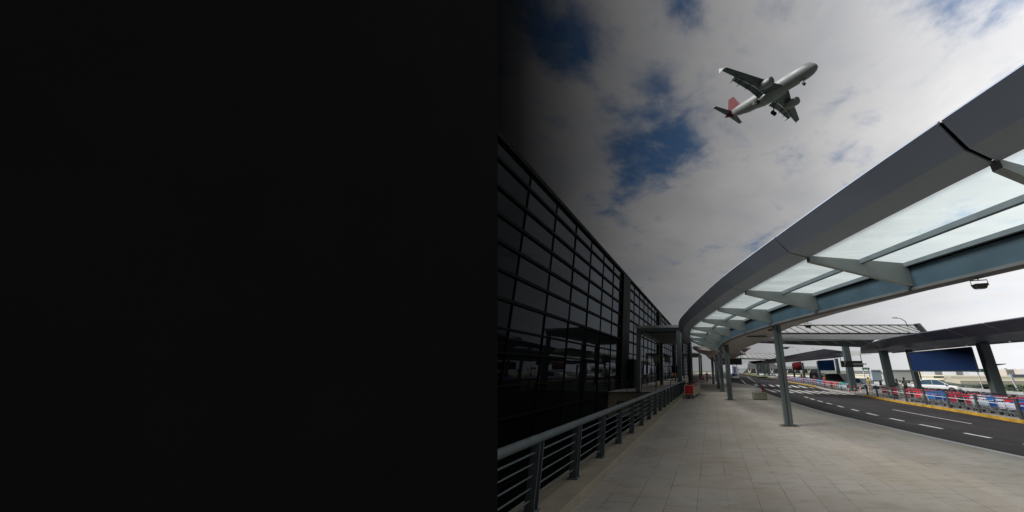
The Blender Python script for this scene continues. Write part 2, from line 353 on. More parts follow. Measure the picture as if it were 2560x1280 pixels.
for y0, y1 in zip(ys(-12, 33.9, 2), ys(-12, 33.9, 2)[1:]):
    mb.hexa([(ledge_r(y0) - .75, y0, -.01), (ledge_r(y0), y0, -.01), (ledge_r(y1), y1, -.01), (ledge_r(y1) - .75, y1, -.01), (ledge_r(y0) - .75, y0, .12), (ledge_r(y0) - .02, y0, .12), (ledge_r(y1) - .02, y1, .12), (ledge_r(y1) - .75, y1, .12)])
struct(mb.build('rail_ledge', 'concrete_tan', bevel=.015))
# deck under the entrance (tan side wall seen through the rails)
mb = MB(); mb.hexa([(fac(34.2), 34.1, -2.2), (rail_pts(33.9) + .3, 33.9, -2.2), (rail_pts(60), 60, -2.2), (fac(60), 60, -2.2), (fac(34.2), 34.1, -.012), (rail_pts(33.9) + .3, 33.9, -.012), (rail_pts(60), 60, -.012), (fac(60), 60, -.012)])
struct(mb.build('entrance_deck', 'concrete_tan'))
# asphalt beyond the island, island
def offs(pts, d): return [(x + d, y) for x, y in pts]
wall_l = [(32.5, 0), (33.2, 12), (34.0, 22), (35.3, 32.9), (38.7, 45.8), (43.2, 65), (49.5, 113), (85, 300)]
mb = MB(); Ys = ys(-20, 60, 2) + ys(62, 300, 8)
isl_r = lambda y: interp(kerb_f, y) + 3.6 + max(0, min(3, (y - 24) * .12))
for y0, y1 in zip(Ys, Ys[1:]): mb.face([(isl_r(y0) - .1, y0, -.55), (interp(wall_l, y0) + .3, y0, -.55), (interp(wall_l, y1) + .3, y1, -.55), (isl_r(y1) - .1, y1, -.55)])
struct(mb.build('outer_road', mat('pale_asphalt', (.14, .14, .14), .9, var=.15)))
mb = MB()
for y0, y1 in zip(Ys, Ys[1:]):
    a0 = interp(kerb_f, y0) + .26; a1 = interp(kerb_f, y1) + .26
    mb.hexa([(a0, y0, -.7), (isl_r(y0), y0, -.7), (isl_r(y1), y1, -.7), (a1, y1, -.7), (a0, y0, -.40), (isl_r(y0), y0, -.40), (isl_r(y1), y1, -.40), (a1, y1, -.40)])
struct(mb.build('island_pavement', mat('grey_pavement', (.24, .23, .22), .85, var=.2, bump=.2)))
mb = MB(); Kf = cr([(interp(kerb_f, y), y) for y in (-5, 2, 9, 14, 18, 21, 24, 28.7, 35.6)], 4) + [Vector((interp(kerb_f, y), y)) for y in (42, 47, 52, 57, 65, 73, 100, 141, 300)]
yel = MB(); 
for a, b in zip(Kf, Kf[1:]):
    t = yel if (a.y < 35 or a.y > 50) else mb
    t.hexa([(a.x + .07, a.y, -.75), (a.x + .26, a.y, -.75), (b.x + .26, b.y, -.75), (b.x + .07, b.y, -.75), (a.x + .09, a.y, -.39), (a.x + .26, a.y, -.39), (b.x + .26, b.y, -.39), (b.x + .09, b.y, -.39)])
struct(mb.build('island_kerb', 'concrete')); struct(yel.build('yellow_kerb', 'yellow'))

# ---- road markings
mb = MB()
def stripe(pts, w, dz=.006):
    pts = [Vector((p[0], p[1])) for p in pts]
    for a, b in zip(pts, pts[1:]):
        d = (b - a)
        if d.length < 1e-3: continue
        n_ = Vector((d.y, -d.x)).normalized() * w / 2
        q = [a - n_, a + n_, b + n_, b - n_]; mb.face([(p.x, p.y, roadz(p.x, p.y) + dz) for p in q])
cl = cr([(13.6, 7.2), (12.75, 9.5), (12.2, 11.5), (11.95, 13.4), (11.88, 15.3), (11.87, 17.2), (11.97, 19.2), (12.2, 21.4), (12.5, 23.7), (12.85, 26.2), (13.3, 29), (13.9, 32)], 10)
acc = 0; seg = []; L = 0
for a, b in zip(cl, cl[1:]):
    L += (b - a).length; k = L % 1.98
    if k < 1.05: seg.append(a); seg.append(b)
    else:
        if len(seg) > 2: stripe(seg, .17)
        seg = []
stripe([(15.1, 16.9), (15.2, 19), (15.42, 22.6)], .11)
stripe([(interp(kerb_f, y) - .30, y) for y in ys(4, 33, 1)], .09)
for i in range(11):          # zebra crossing
    x = 12.7 + i * .98
    stripe([(x + .2, 36.3 + .1 * i), (x + 1.35, 42.8)], .42)
for i in range(9):
    x = 15.4 + i * 1.2
    stripe([(x, 50.5), (x + 2.0, 58)], .5)
stripe([(14.2, 47), (16, 59), (21, 80), (30, 125)], .22)
stripe([(16.3, 35), (17.6, 45), (19, 52)], .14)
for i in range(8):
    stripe([(19.5 + i * 2.3, 64 + i * 9), (20.3 + i * 2.3, 67.5 + i * 9)], .3)
struct(mb.build('road_markings', 'marking'))

# ------------------------------------------------------------------ added black block on the near left, raked to stand in for the dark fade
W = thing('added_black_wall', 'added tall plain matt black wall with a raked end, standing in for the dark fade on the left', 'wall', (-2, 3.2, 0))
def edge(y, z, px=1244): return ((px - CX) / F) * (y * cT + (z - HC) * sT)
mb = MB(); YW = 3.2
b0, b1 = edge(YW, 0), edge(YW, 9.5)
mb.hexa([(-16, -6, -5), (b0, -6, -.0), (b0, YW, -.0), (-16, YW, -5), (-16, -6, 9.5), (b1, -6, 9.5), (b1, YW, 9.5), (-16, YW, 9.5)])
o = mb.build('fade_block', 'black', W)

# ------------------------------------------------------------------ terminal
P0 = Vector((-3.95, 36.07, 0))
T = thing('terminal_building', 'long dark glass terminal with a black grid of mullions and transoms', 'terminal', P0)
S0, S1 = -46, 150
def fp(s, z, off=0): return P0 + N * s + RT * off + Vector((0, 0, z))
mb = MB(); mb.hexa([fp(S0, -6, -30), fp(S0, -6, -.35), fp(S1, -6, -.35), fp(S1, -6, -30), fp(S0, 13.2, -30), fp(S0, 13.2, -.35), fp(S1, 13.2, -.35), fp(S1, 13.2, -30)])
mb.build('building_body', 'darkbody', T)
mb = MB()
mull = [-45.2 + 3.5 * i for i in range(0, 60)]
smul = [-48.03 + 3.55 * i for i in range(0, 14)]
smul = [s for s in smul if S0 < s < 1.3]
allm = smul + [1.56]
pillars = [(1.56, 4.9), (29.2, 32.4), (57, 60.2), (85, 88.2)]
cur = 4.9
for a, b in pillars[1:] + [(S1, S1)]:
    k = max(1, round((a - cur) / 3.5)); allm += [cur + (a - cur) * i / k for i in range(0 if cur > 4.9 else 0, k + 1)]; cur = b
trans = [12.2, 10.78, 9.42, 8.08, 6.72, 5.35, 3.95, 2.8, 1.27, -.24, -1.7, -3.2]
zed = [13.3] + trans + [-5]
# each pane is tipped a hair so that reflections break from pane to pane
am = sorted(set(round(a, 2) for a in allm))
mb = MB(); lastm = 'fglass'
for a, b in zip(am, am[1:]):
    if any(abs(a - p[0]) < .1 and abs(b - p[1]) < .1 for p in pillars):
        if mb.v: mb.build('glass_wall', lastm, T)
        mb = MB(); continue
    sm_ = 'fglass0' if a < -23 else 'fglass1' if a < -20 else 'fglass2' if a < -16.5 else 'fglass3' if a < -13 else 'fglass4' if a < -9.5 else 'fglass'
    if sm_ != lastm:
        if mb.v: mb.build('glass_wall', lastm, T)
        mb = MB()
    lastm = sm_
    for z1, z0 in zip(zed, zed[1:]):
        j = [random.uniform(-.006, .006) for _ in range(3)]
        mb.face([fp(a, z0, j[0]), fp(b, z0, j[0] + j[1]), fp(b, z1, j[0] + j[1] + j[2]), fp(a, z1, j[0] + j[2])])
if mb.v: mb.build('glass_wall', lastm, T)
for s in am:
    if s > 1.3 and s > 120: continue
    MB().hexa([fp(s - .025, -5, 0), fp(s - .025, -5, .07), fp(s + .025, -5, .07), fp(s + .025, -5, 0), fp(s - .025, 13.3, 0), fp(s - .025, 13.3, .07), fp(s + .025, 13.3, .07), fp(s + .025, 13.3, 0)]).build('mullion', 'mullion', T)
for z in trans:
    h = .085 if z > 4.5 else .05
    MB().hexa([fp(S0, z - h, 0), fp(S0, z - h, .13), fp(S1, z - h, .13), fp(S1, z - h, 0), fp(S0, z + h, 0), fp(S0, z + h, .13), fp(S1, z + h, .13), fp(S1, z + h, 0)]).build('transom', 'mullion', T)
for a, b in pillars:
    MB().hexa([fp(a, -5, -.6), fp(a, -5, .30), fp(b, -5, .30), fp(b, -5, -.6), fp(a, 13.1, -.6), fp(a, 13.1, .30), fp(b, 13.1, .30), fp(b, 13.1, -.6)]).build('pillar', mat('pillar_cladding', (.008, .009, .0095), .8, spec=.1), T)
MB().hexa([fp(S0, 13.2, -30), fp(S0, 13.2, .2), fp(S1, 13.2, .2), fp(S1, 13.2, -30), fp(S0, 13.5, -30), fp(S0, 13.5, .2), fp(S1, 13.5, .2), fp(S1, 13.5, -30)]).build('parapet', 'mullion', T)

# ------------------------------------------------------------------ walkway railing
def railing_run(t, y0, y1, x_of, zb, posts, top_r=.055, bars=(.3, .46, .62, .78), z_top=1.02, post_w=.13, m='steel_rail'):
    pass
RL = thing('walkway_railing', 'grey steel railing with thick round handrail along the left edge of the walkway', 'railing', (rail_pts(5), 5, .12))
rp = [Vector((rail_pts(y), y, 1.03)) for y in (-6, 0, 8, 16, 24, 33.9)]
MB().tube(rp, .062, 14).build('handrail', 'steel_rail', RL, smooth=True)
for z in (.27, .42, .57, .72, .86):
    MB().tube([(p.x, p.y, z) for p in rp], .012 if z < .8 else .015, 8).build('rail_bar', 'steel_rail', RL, smooth=True)
y = -5.02
while y < 33.8:
    c = Vector((rail_pts(y), y, 0)); b = MB()
    for sd in (-.055, .055):       # twin flat plates, wide across the walkway
        q = c + RT * 0 + N * sd
        b.bar(q + Vector((0, 0, .12)), q + Vector((0, 0, .98)), .016, .15, up=RT)
    b.box((c.x, c.y, .127), (.20, .20, .014), -A10)
    for z in (.27, .57, .86): b.box((c.x, c.y, z), (.03, .11, .03), -A10)
    b.build('post', 'steel_rail', RL, bevel=.003)
    y += 1.495
# cross railing at the entrance deck
CR_ = thing('deck_railing', 'thin steel railing across the edge of the entrance deck', 'railing', (0, 34.3, 0))
a = Vector((fac(35.2) + .15, 35.2, 0)); b = Vector((rail_pts(34) - .05, 34.1, 0))
for z, r in ((1.03, .035), (.2, .012), (.36, .012), (.52, .012), (.68, .012), (.84, .012)):
    MB().tube([a + Vector((0, 0, z)), b + Vector((0, 0, z))], r, 8).build('handrail' if z > 1 else 'rail_bar', 'steel_rail', CR_, smooth=True)
for i in range(6):
    p = a.lerp(b, i / 5); MB().box((p.x, p.y, .5), (.07, .03, 1.0)).build('post', 'steel_rail', CR_)
# dark pipes on the deck side
PF = thing('pipe_frame', 'black square pipe frame against the tan deck wall', 'pipe frame', (-2.6, 33.8, -2))
for x in (-3.3, -1.6):
    MB().tube([(x, 33.9, -3), (x, 33.9, -.9), (x + .9, 33.9, -.9), (x + .9, 33.9, -1.3)], .07, 8).build('pipe', 'mullion', PF)

# ------------------------------------------------------------------ main canopy
inner = [(9.6, -2.2), (8.05, 1.0), (6.90, 4.1), (6.12, 7.3), (5.48, 10.5), (5.03, 13.55), (4.80, 16.5), (4.76, 19.5), (4.97, 22.9), (5.45, 26.4), (6.1, 30), (7.1, 34), (8.5, 38.2), (10.2, 42.3)]
outer = [(6.6, -3.6), (5.1, -.3), (4.16, 3.27), (3.50, 6.75), (3.0, 10.0), (2.72, 13.05), (2.52, 16.1), (2.41, 19.2), (2.62, 22.5), (3.05, 25.9), (3.85, 29.6), (5.0, 33.5), (6.5, 38), (8.4, 42.4)]
SUB = 5
IP = cr([(x, y, 0) for x, y in inner], SUB); OP = cr([(x, y, 0) for x, y in outer], SUB)
NR = len(inner)
C = thing('glass_canopy', 'large curved glass canopy with grey metal fascia sweeping over the walkway', 'canopy', (5.2, 13.6, 0))
Z = Vector((0, 0, 1))
def st(k): 
    i, o_ = IP[k], OP[k]; d = (o_ - i).normalized(); return i, o_, d
def sweep(k0, k1, sec, name, m, sm=False, gap=0.0, loop=True, **kw):
    rings = []
    for k in range(k0, k1 + 1):
        i, o_, d = st(k)
        if k == k0 and gap: 
            i2, o2, _ = st(k + 1); i = i.lerp(i2, gap); o_ = o_.lerp(o2, gap)
        if k == k1 and gap:
            i2, o2, _ = st(k - 1); i = i.lerp(i2, gap); o_ = o_.lerp(o2, gap)
        rings.append([ (o_ if r == 'o' else i) + d * a + Z * z for r, a, z in sec])
    return MB().loft(rings).build(name, m, C, smooth=False, **kw)
for s in range(NR - 1):
    k0, k1 = s * SUB, (s + 1) * SUB
    mb = MB(); rings = []
    for k in range(k0, k1 + 1):
        i, o_, d = st(k); gp = .020 if s > 0 else 0
        if k == k0: i2, o2, _ = st(k + 1); o_ = o_.lerp(o2, .035)
        if k == k1: i2, o2, _ = st(k - 1); o_ = o_.lerp(o2, .035)
        rings.append((o_, d))
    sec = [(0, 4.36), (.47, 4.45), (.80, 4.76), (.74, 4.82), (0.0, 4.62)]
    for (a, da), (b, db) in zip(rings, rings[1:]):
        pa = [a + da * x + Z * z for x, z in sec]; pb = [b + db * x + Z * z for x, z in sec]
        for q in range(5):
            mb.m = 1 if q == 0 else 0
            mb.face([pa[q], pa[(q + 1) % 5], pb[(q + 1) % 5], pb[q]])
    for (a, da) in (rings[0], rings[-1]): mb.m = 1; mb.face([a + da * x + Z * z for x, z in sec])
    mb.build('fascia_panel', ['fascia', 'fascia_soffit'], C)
# black liner seen in the joints
sweep(0, (NR - 1) * SUB, [('o', .03, 4.40), ('o', .45, 4.475), ('o', .755, 4.77), ('o', .03, 4.60)], 'joint_liner', 'mullion')
# glass panels, purlin, edge channel
for s in range(NR - 1):
    k0, k1 = s * SUB, (s + 1) * SUB
    for ta, tb in ((0.0, .5), (.5, 1.0)):
        mb = MB()
        for k in range(k0, k1):
            i, o_, _ = st(k); i2, o2, _ = st(k + 1)
            q = [i.lerp(o_, ta), i.lerp(o_, tb), i2.lerp(o2, tb), i2.lerp(o2, ta)]
            mb.face([p + Z * 4.41 for p in q])
        mb.build('glass_panel', 'cglass', C)
rings = []
for k in range(0, (NR - 1) * SUB + 1):
    i, o_, d = st(k); c = i.lerp(o_, .5); rings.append([c - d * .05 + Z * 4.30, c + d * .05 + Z * 4.30, c + d * .05 + Z * 4.40, c - d * .05 + Z * 4.40])
MB().loft(rings).build('purlin', 'purlin', C)
sweep(0, (NR - 1) * SUB, [('i', .05, 4.30), ('i', .17, 4.30), ('i', .17, 4.395), ('i', .05, 4.395)], 'edge_channel', 'purlin')
sweep(0, (NR - 1) * SUB, [('i', .045, 4.275), ('i', .075, 4.275), ('i', .075, 4.30), ('i', .045, 4.30)], 'seal_strip', 'mullion')
sweep(0, (NR - 1) * SUB, [('i', -.14, 3.80), ('i', .04, 3.80), ('i', .04, 4.40), ('i', -.14, 4.40)], 'main_beam', 'beam')
sweep(0, (NR - 1) * SUB, [('i', -.20, 3.735), ('i', .12, 3.735), ('i', .12, 3.797), ('i', -.20, 3.797)], 'beam_flange', 'flange')
RW = [.5, .48, .46, .45, .75, 1.2, 1.85, 2.45, 2.75, 2.6, 2.4, 2.1, 1.9, 1.7]
for s in range(NR - 1):      # flat road side soffit in panels, with a thin upturned lip
    rr = []
    for k in range(s * SUB, (s + 1) * SUB + 1):
        i, o_, d = st(k); t_ = (k - s * SUB) / SUB; wd_ = RW[s] + (RW[s + 1] - RW[s]) * t_
        if k == s * SUB: i = i.lerp(st(k + 1)[0], .02)
        if k == (s + 1) * SUB: i = i.lerp(st(k - 1)[0], .02)
        rr.append([i - d * a_ + Z * z_ for a_, z_ in ((.21, 3.745), (wd_ * .9, 3.77), (wd_, 3.84), (wd_, 4.02), (.21, 4.10))])
    MB().loft(rr).build('road_side_panel', 'roadface', C)
    if s in (5, 6):
        i, o_, d = st(s * SUB + 2); MB().bar(i - d * .4 + Z * 3.70, i - d * RW[s] * .8 + Z * 3.72, .10, .06).build('soffit_strap', 'steel_dark', C)
for s in range(NR):          # tapered ribs
    k = s * SUB; i, o_, d = st(k); w = Vector((-d.y, d.x, 0)) * .05
    a = i + d * .045; b = o_ + d * .02
    MB().hexa([a - w + Z * 3.83, a + w + Z * 3.83, b + w + Z * 4.26, b - w + Z * 4.26, a - w + Z * 4.33, a + w + Z * 4.33, b + w + Z * 4.37, b - w + Z * 4.37]).build('rib', 'rib', C)
    MB().hexa([a - w * .7 + Z * 4.33, a + w * .7 + Z * 4.33, b + w * .7 + Z * 4.372, b - w * .7 + Z * 4.372, a - w * .7 + Z * 4.40, a + w * .7 + Z * 4.40, b + w * .7 + Z * 4.40, b - w * .7 + Z * 4.40]).build('glazing_bar', 'rib', C)
def column(parent, x, y, z0, z1, w=.30, m='steel', a=-A10):
    b = MB()
    # twin box column with a slot and cable conduit, base plate
    rr = Matrix.Rotation(a, 3, 'Z')
    for sx in (-.27, .27):
        c = Vector((x, y, 0)) + rr @ Vector((sx * w, 0, 0)); b.box((c.x, c.y, (z0 + z1) / 2), (w * .44, w * .8, z1 - z0), a)
    c = Vector((x, y, 0)); b.box((c.x, c.y, (z0 + z1) / 2), (w * .12, w * .5, z1 - z0), a)
    o = b.build('column', m, parent, bevel=.012)
    MB().box((x, y, z0 + .012), (w * 1.5, w * 1.25, .02), a).build('base_plate', 'steel_dark', o)
    MB().box((x, y, z0 + .003), (w * 2.3, w * 2.0, .006), a).build('mortar_pad', mat('grimy_mortar', (.17, .155, .135), .95, var=.35, vscale=8), o)
    for bx in (-.62, .62):
        for by in (-.5, .5):
            c = Vector((x, y, 0)) + rr @ Vector((bx * w, by * w, 0)); MB().tube([(c.x, c.y, z0 + .02), (c.x, c.y, z0 + .05)], .012, 6).build('bolt', 'steel_dark', o)
    return o
for x, y in ((5.22, 13.65), (5.55, 24.8), (6.98, 34.2), (7.55, 39.1)): column(C, x, y, 0, 3.735, .30 if y < 20 else .36)
# two floodlights hanging under the road side edge
def floodlight(px, py, z, label):
    p = g(px, py, z); t = thing('floodlight', label, 'floodlight', p, R(-20), 'floodlights hanging under the canopy edge')
    t.scale = (.78, .78, .85)
    b = MB(); b.hexa([(-.10, -.07, -.16), (.10, -.07, -.16), (.12, .07, -.16), (-.12, .07, -.16), (-.13, -.10, -.06), (.13, -.10, -.06), (.15, .10, -.06), (-.15, .10, -.06)])
    b.build('lamp_housing', 'signblack', t, world=False, bevel=.006)
    MB().box((0, 0, -.167), (.19, .12, .008)).build('lens', mat('flood_lens', (.22, .23, .22), .3), t, world=False)
    b = MB(); b.tube([(-.17, 0, -.1), (-.17, 0, .03), (.17, 0, .03), (.17, 0, -.1)], .012, 6); b.tube([(0, 0, .03), (0, 0, .12)], .015, 6); b.build('bracket', 'steel_dark', t, world=False)
    return t
floodlight(2447, 704, 3.66, 'nearer floodlight hanging under the right part of the glass canopy edge')
floodlight(2020, 810, 3.66, 'farther floodlight hanging beside the first tall twin column')

# second, farther canopy over the walkway
C2 = thing('glass_canopy', 'farther grey canopy over the walkway beyond the entrance porch', 'canopy', (10, 60, 0))
L_ = [(5.1, 41.5, 11.4, 38.2), (7.0, 50, 13.2, 47), (9.5, 59, 15.2, 57), (13, 77, 18, 73), (23, 122, 28.5, 119)]
for q0, q1 in zip(L_, L_[1:]):
    rr = []
    for x0, y0, x1, y1 in (q0, q1):
        rr.append([(x0, y0, 4.45), (lerp(x0, x1, .3), lerp(y0, y1, .3), 4.2), (x1, y1, 4.4), (x1, y1, 4.55), (x0, y0, 4.8)])
    MB().loft(rr).build('roof_panel', 'roadface', C2)
for (x, y) in ((9.3, 52), (12.0, 64), (15, 77), (19, 95)): column(C2, x, y, 0, 3.85, .4)

# entrance porches
def porch(s, label):
    base = P0 + N * s
    t = thing('entrance_porch', label, 'porch', (0, 0, 0), -A10, 'entrance porches')
    t.location = base
    b = MB(); b.box((5.05, 7.5, 6.0), (4.7, 17, .5)); b.build('roof', 'steel', t, world=False, bevel=.03)
    MB().box((5.05, -1.06, 6.18), (4.9, .12, .26)).build('roof_edge', 'rib', t, world=False)
    MB().box((5.05, 7.5, 5.70), (3.9, 15.8, .12)).build('soffit', 'steel_dark', t, world=False)
    for x in (2.95, 7.05):
        for y in (-.8, 15.0):
            MB().box((x, y, 2.87), (.44, .44, 5.74)).build('column', 'steel' if y < 0 else 'steel_dark', t, world=False, bevel=.02)
    MB().box((3.5, 4, 5.5), (.2, 11, .3)).build('cross_beam', 'steel_dark', t, world=False)
    b = MB(); b.box((.6, 7, 1.6), (1.0, 4, 3.2)); b.build('door_lobby', 'darkbody', t, world=False)
    return t
porch(-.9, 'nearer grey steel entrance porch between the glass terminal and the canopy')
porch(55, 'farther steel entrance porch down the terminal front')
for px, dy, lb in ((1641, 42, 'grey gate sign with a yellow digit under the porch'), (1668, 46, 'plain grey hanging sign under the porch, right of the yellow digit')):
    p = dd(px, 897, dy); t = thing('hanging_sign', lb, 'sign', p)
    MB().box((0, 0, 0), (.75, .12, .95)).build('sign_box', mat('dim_sign', (.13, .14, .12), .5), t, world=False, bevel=.02)
    MB().tube([(0, 0, .45), (0, 0, 5.7 - p.z)], .03, 6).build('hanger', 'steel_dark', t, world=False)
    if px == 1641:
        MB().box((-.05, -.065, 0), (.08, .01, .5)).build('digit', mat('sign_yellow', (.5, .45, .03), .5), t, world=False)
p = g(1641, 968, 0)
t = thing('wet_floor_sign', 'small yellow folding floor sign on the entrance deck', 'floor sign', p)
for sgn in (-1, 1):
    MB().hexa([(-.16, sgn * .14, 0), (.16, sgn * .14, 0), (.16, sgn * .12, 0), (-.16, sgn * .12, 0), (-.10, sgn * .02, .62), (.10, sgn * .02, .62), (.10, 0, .62), (-.10, 0, .62)]).build('panel', mat('floor_sign_yellow', (.55, .36, .02), .5), t, world=False)

# dark column and fire point on the walkway
t = thing('steel_column', 'dark square column beyond the pile of trolleys', 'column', (6.64, 58.9, 0)); MB().box((6.64, 58.9, 3.9), (.75, .6, 7.8)).build('shaft', 'steel_dark', t, bevel=.03)
p = g(1897, 998, 0)
MBK = thing('concrete_block', 'low pale concrete block on the pavement near the kerb', 'block', (7.72, 25.0, 0), R(-4))
MB().box((0, 0, .27), (.90, .74, .46)).build('block_body', mat('block_stone', (.34, .33, .26), .9, var=.15, bump=.2), MBK, world=False, bevel=.03)
MB().box((0, 0, .02), (.82, .66, .04)).build('plinth', 'concrete', MBK, world=False)
H_ = thing('fire_hydrant', 'small red fire hydrant standing on the concrete block', 'hydrant', (8.02, 25.05, .50))
prof = [(.0, .10), (.03, .10), (.035, .065), (.24, .062), (.25, .08), (.28, .08), (.30, .065), (.36, .045), (.385, .02), (.42, .018)]
prof = [(z * 1.15, r) for z, r in prof]
MB().tube([(0, 0, z) for z, r in prof], [r for z, r in prof], 14).build('hydrant_body', 'red2', H_, smooth=True, world=False)
MB().tube([(-.12, 0, .2), (.12, 0, .2)], .035, 10).build('outlet', 'red2', H_, smooth=True, world=False)
MB().tube([(0, -.11, .2), (0, 0, .2)], .045, 10).build('outlet', 'red2', H_, smooth=True, world=False)

# ------------------------------------------------------------------ luggage trolleys
def trolley(label, board_top, board_low, group, side='chrome'):
    t = thing('luggage_trolley', label, 'luggage trolley', (0, 0, 0), 0, group)
    b = MB()       # frame: x = across, y = length (front at -y)
    for sx in (-.28, .28):
        b.tube([(sx, .42, 1.02), (sx, .36, .9), (sx, .30, .30), (sx, -.42, .16)], .016, 6)
        b.tube([(sx, .30, .30), (sx, .36, .1)], .014, 6)
        b.tube([(sx, .1, .25), (sx, .33, .72)], .010, 5)
    b.tube([(-.28, -.42, .16), (.28, -.42, .16)], .016, 6)
    for z in (.30, .52): b.tube([(-.28, .31, z), (.28, .31, z)], .01, 5)
    b.build('frame', side, t, world=False)
    MB().tube([(-.31, .43, 1.03), (.31, .43, 1.03)], .022, 8).build('handle', 'rubber', t, world=False)
    d = MB(); [d.box((x, -.06, .20 + .0), (.03, .70, .012)) for x in (-.2, -.1, 0, .1, .2)]; d.build('deck', 'steel_dark', t, world=False)
    if board_top: MB().hexa([(-.27, .262, .74), (.27, .262, .74), (.27, .275, .74), (-.27, .275, .74), (-.27, .30, .93), (.27, .30, .93), (.27, .312, .93), (-.27, .312, .93)]).build('upper_board', board_top, t, world=False)
    if board_low: MB().hexa([(-.255, .205, .34), (.255, .205, .34), (.255, .22, .34), (-.255, .22, .34), (-.255, .255, .67), (.255, .255, .67), (.255, .27, .67), (-.255, .27, .67)]).build('lower_board', board_low, t, world=False)
    for sx, sy in ((-.25, .33), (.25, .33), (0, -.38)):
        MB().tube([(sx - .02, sy, .07), (sx + .02, sy, .07)], .07, 12).build('wheel', 'rubber', t, world=False)
    return t
protos = {}
def put_trolley(key, loc, rz, label, group):
    if key not in protos:
        o = trolley(label, key[0], key[1], group, key[2] if len(key) > 2 else 'chrome'); protos[key] = o
    else:
        o = copy_tree(protos[key]); o['label'] = label; o['group'] = group
    o.location = loc; o.rotation_euler = (0, 0, rz); return o
cn = {'red': 'red', 'red2': 'crimson', 'redb': 'bright red', 'blue': 'blue', 'blue2': 'dark blue', 'pale': 'pale grey', 'lilac': 'white', 'blackb': 'black', 'teal': 'teal', None: 'no'}
gN = 'luggage trolleys lined up behind the island railing'
near = [ # px, upper, lower
    (2218, 'red2', 'red2'), (2240, 'red2', 'red2'), (2278, 'red', 'red2'), (2292, 'red2', 'blackb'), (2303, 'redb', 'redb'), (2321, 'red', 'tan'), (2337, 'blue', 'blue'), (2357, 'blue', 'blue2'), (2378, 'blue', 'blue2'),
    (2396, 'red', 'red2'), (2416, 'red2', 'blackb'), (2437, 'red', 'red2'), (2455, 'lilac', 'pale'), (2478, 'lilac', 'pale'), (2500, 'blue', 'blue2'), (2524, 'lilac', 'lilac'), (2548, 'red', 'lilac'), (2575, 'blue', 'blue2')]
ordw = ['first', 'second', 'third', 'fourth', 'fifth', 'sixth', 'seventh', 'eighth', 'ninth', 'tenth', 'eleventh', 'twelfth', 'thirteenth', 'fourteenth', 'fifteenth', 'sixteenth', 'seventeenth', 'eighteenth']
def on_line(px, off, z):         # where the sight column px crosses the line kerb_f + off at height z
    u = (px - CX) / F; best = None
    y = 10.0
    while y < 200:
        x = interp(kerb_f, y) + off; xx = u * (y * cT + (z - HC) * sT)
        if best is None or abs(x - xx) < best[0]: best = (abs(x - xx), x, y)
        y += .05
    return Vector((best[1], best[2], z))
cn['tan'] = 'tan'
for i, (px, a, b) in enumerate(near):
    p = on_line(px, 1.05, -.40)
    lb = f'{cn[a]} over {cn[b]} boarded trolley, {ordw[i]} of the near row from the left'
    put_trolley((a, b), p, R(-27 + random.uniform(-5, 5)), lb, gN)
for i in range(15):
    p = on_line(2290 + i * 20, 1.95, -.40)
    put_trolley([('red2', 'blackb'), ('blue2', 'blue2'), ('red2', 'red2'), ('blackb', 'blue2')][(i * 7 + i // 3) % 4], p, R(-27 + random.uniform(-10, 10)), 'darker luggage trolley in the rear rank behind the near row', 'luggage trolleys in the rear rank')
far_cols = [('red', 'red2'), ('red', 'blackb'), ('blue', 'blue2'), ('red2', 'teal'), ('pale', 'blue2'), ('redb', 'red2')]
seq = ['pale', 'pale'] 
y = 42.5; k = 0
while y < 96:
    x = interp(kerb_f, y) + 1.0
    c = far_cols[3] if k < 3 else far_cols[0] if k < 14 else far_cols[2] if k < 24 else far_cols[random.choice([0, 1, 2, 4, 5])]
    if k in (0, 1): c = ('teal', 'pale')
    if k in (6, 9): c = far_cols[1]
    put_trolley(c, (x, y, -.40), R(-25 + random.uniform(-8, 8)), 'small distant luggage trolley packed in the far row beyond the crossing', 'trolleys in the far row beyond the crossing'); k += 1
    y += .62 if y < 60 else .95
# nested pile on the walkway by the rail
for i in range(9):
    s = i * .5; p = Vector((2.72, 25.9, 0)) + Vector((.24, .97, 0)) * s
    put_trolley(('redb' if i == 0 else 'red2', 'redb' if i == 0 else 'red2', 'tan'), p, R(-14 + 0), 'frontmost tan framed trolley with bright red board facing the viewer by the railing' if i == 0 else 'tan framed trolley nested behind the red fronted one by the railing', 'trolleys nested by the walkway railing')
# solid side skirts of the nested row belong to a bin-like holder
t = thing('trolley_bay', 'low tan side barrier holding the nested trolleys by the railing', 'barrier', (3.2, 28, 0))
d_ = Vector((.24, .97, 0)).normalized(); w_ = Vector((d_.y, -d_.x, 0))
a = Vector((2.72, 25.75, 0)) + w_ * .36; b = a + d_ * 4.4
MB().hexa([a + Z * .18, a + w_ * .03 + Z * .18, b + w_ * .03 + Z * .18, b + Z * .18, a + Z * .82, a + w_ * .03 + Z * .82, b + w_ * .03 + Z * .82, b + Z * .82]).build('side_panel', 'concrete_tan', t)
for q in (0, .5, 1): 
    c = a.lerp(b, q); MB().box((c.x, c.y, .12), (.05, .05, .24)).build('leg', 'steel_dark', t)
p = Vector((2.72, 25.6, 0))
MB().hexa([p - w_ * .30 + Z * .34, p + w_ * .34 + Z * .34, p + w_ * .34 + d_ * .02 + Z * .34, p - w_ * .30 + d_ * .02 + Z * .34, p - w_ * .30 + Z * .90, p + w_ * .34 + Z * .90, p + w_ * .34 + d_ * .02 + Z * .90, p - w_ * .30 + d_ * .02 + Z * .90]).build('front_board', 'redb', t)
fr = MB()
for sx in (-.32, .36): fr.bar(p + w_ * sx + Z * 0, p + w_ * sx + Z * .94, .035, .035)
for z in (.32, .92): fr.bar(p - w_ * .32 + Z * z, p + w_ * .36 + Z * z, .03, .03)
fr.build('front_frame', 'brightmetal', t)

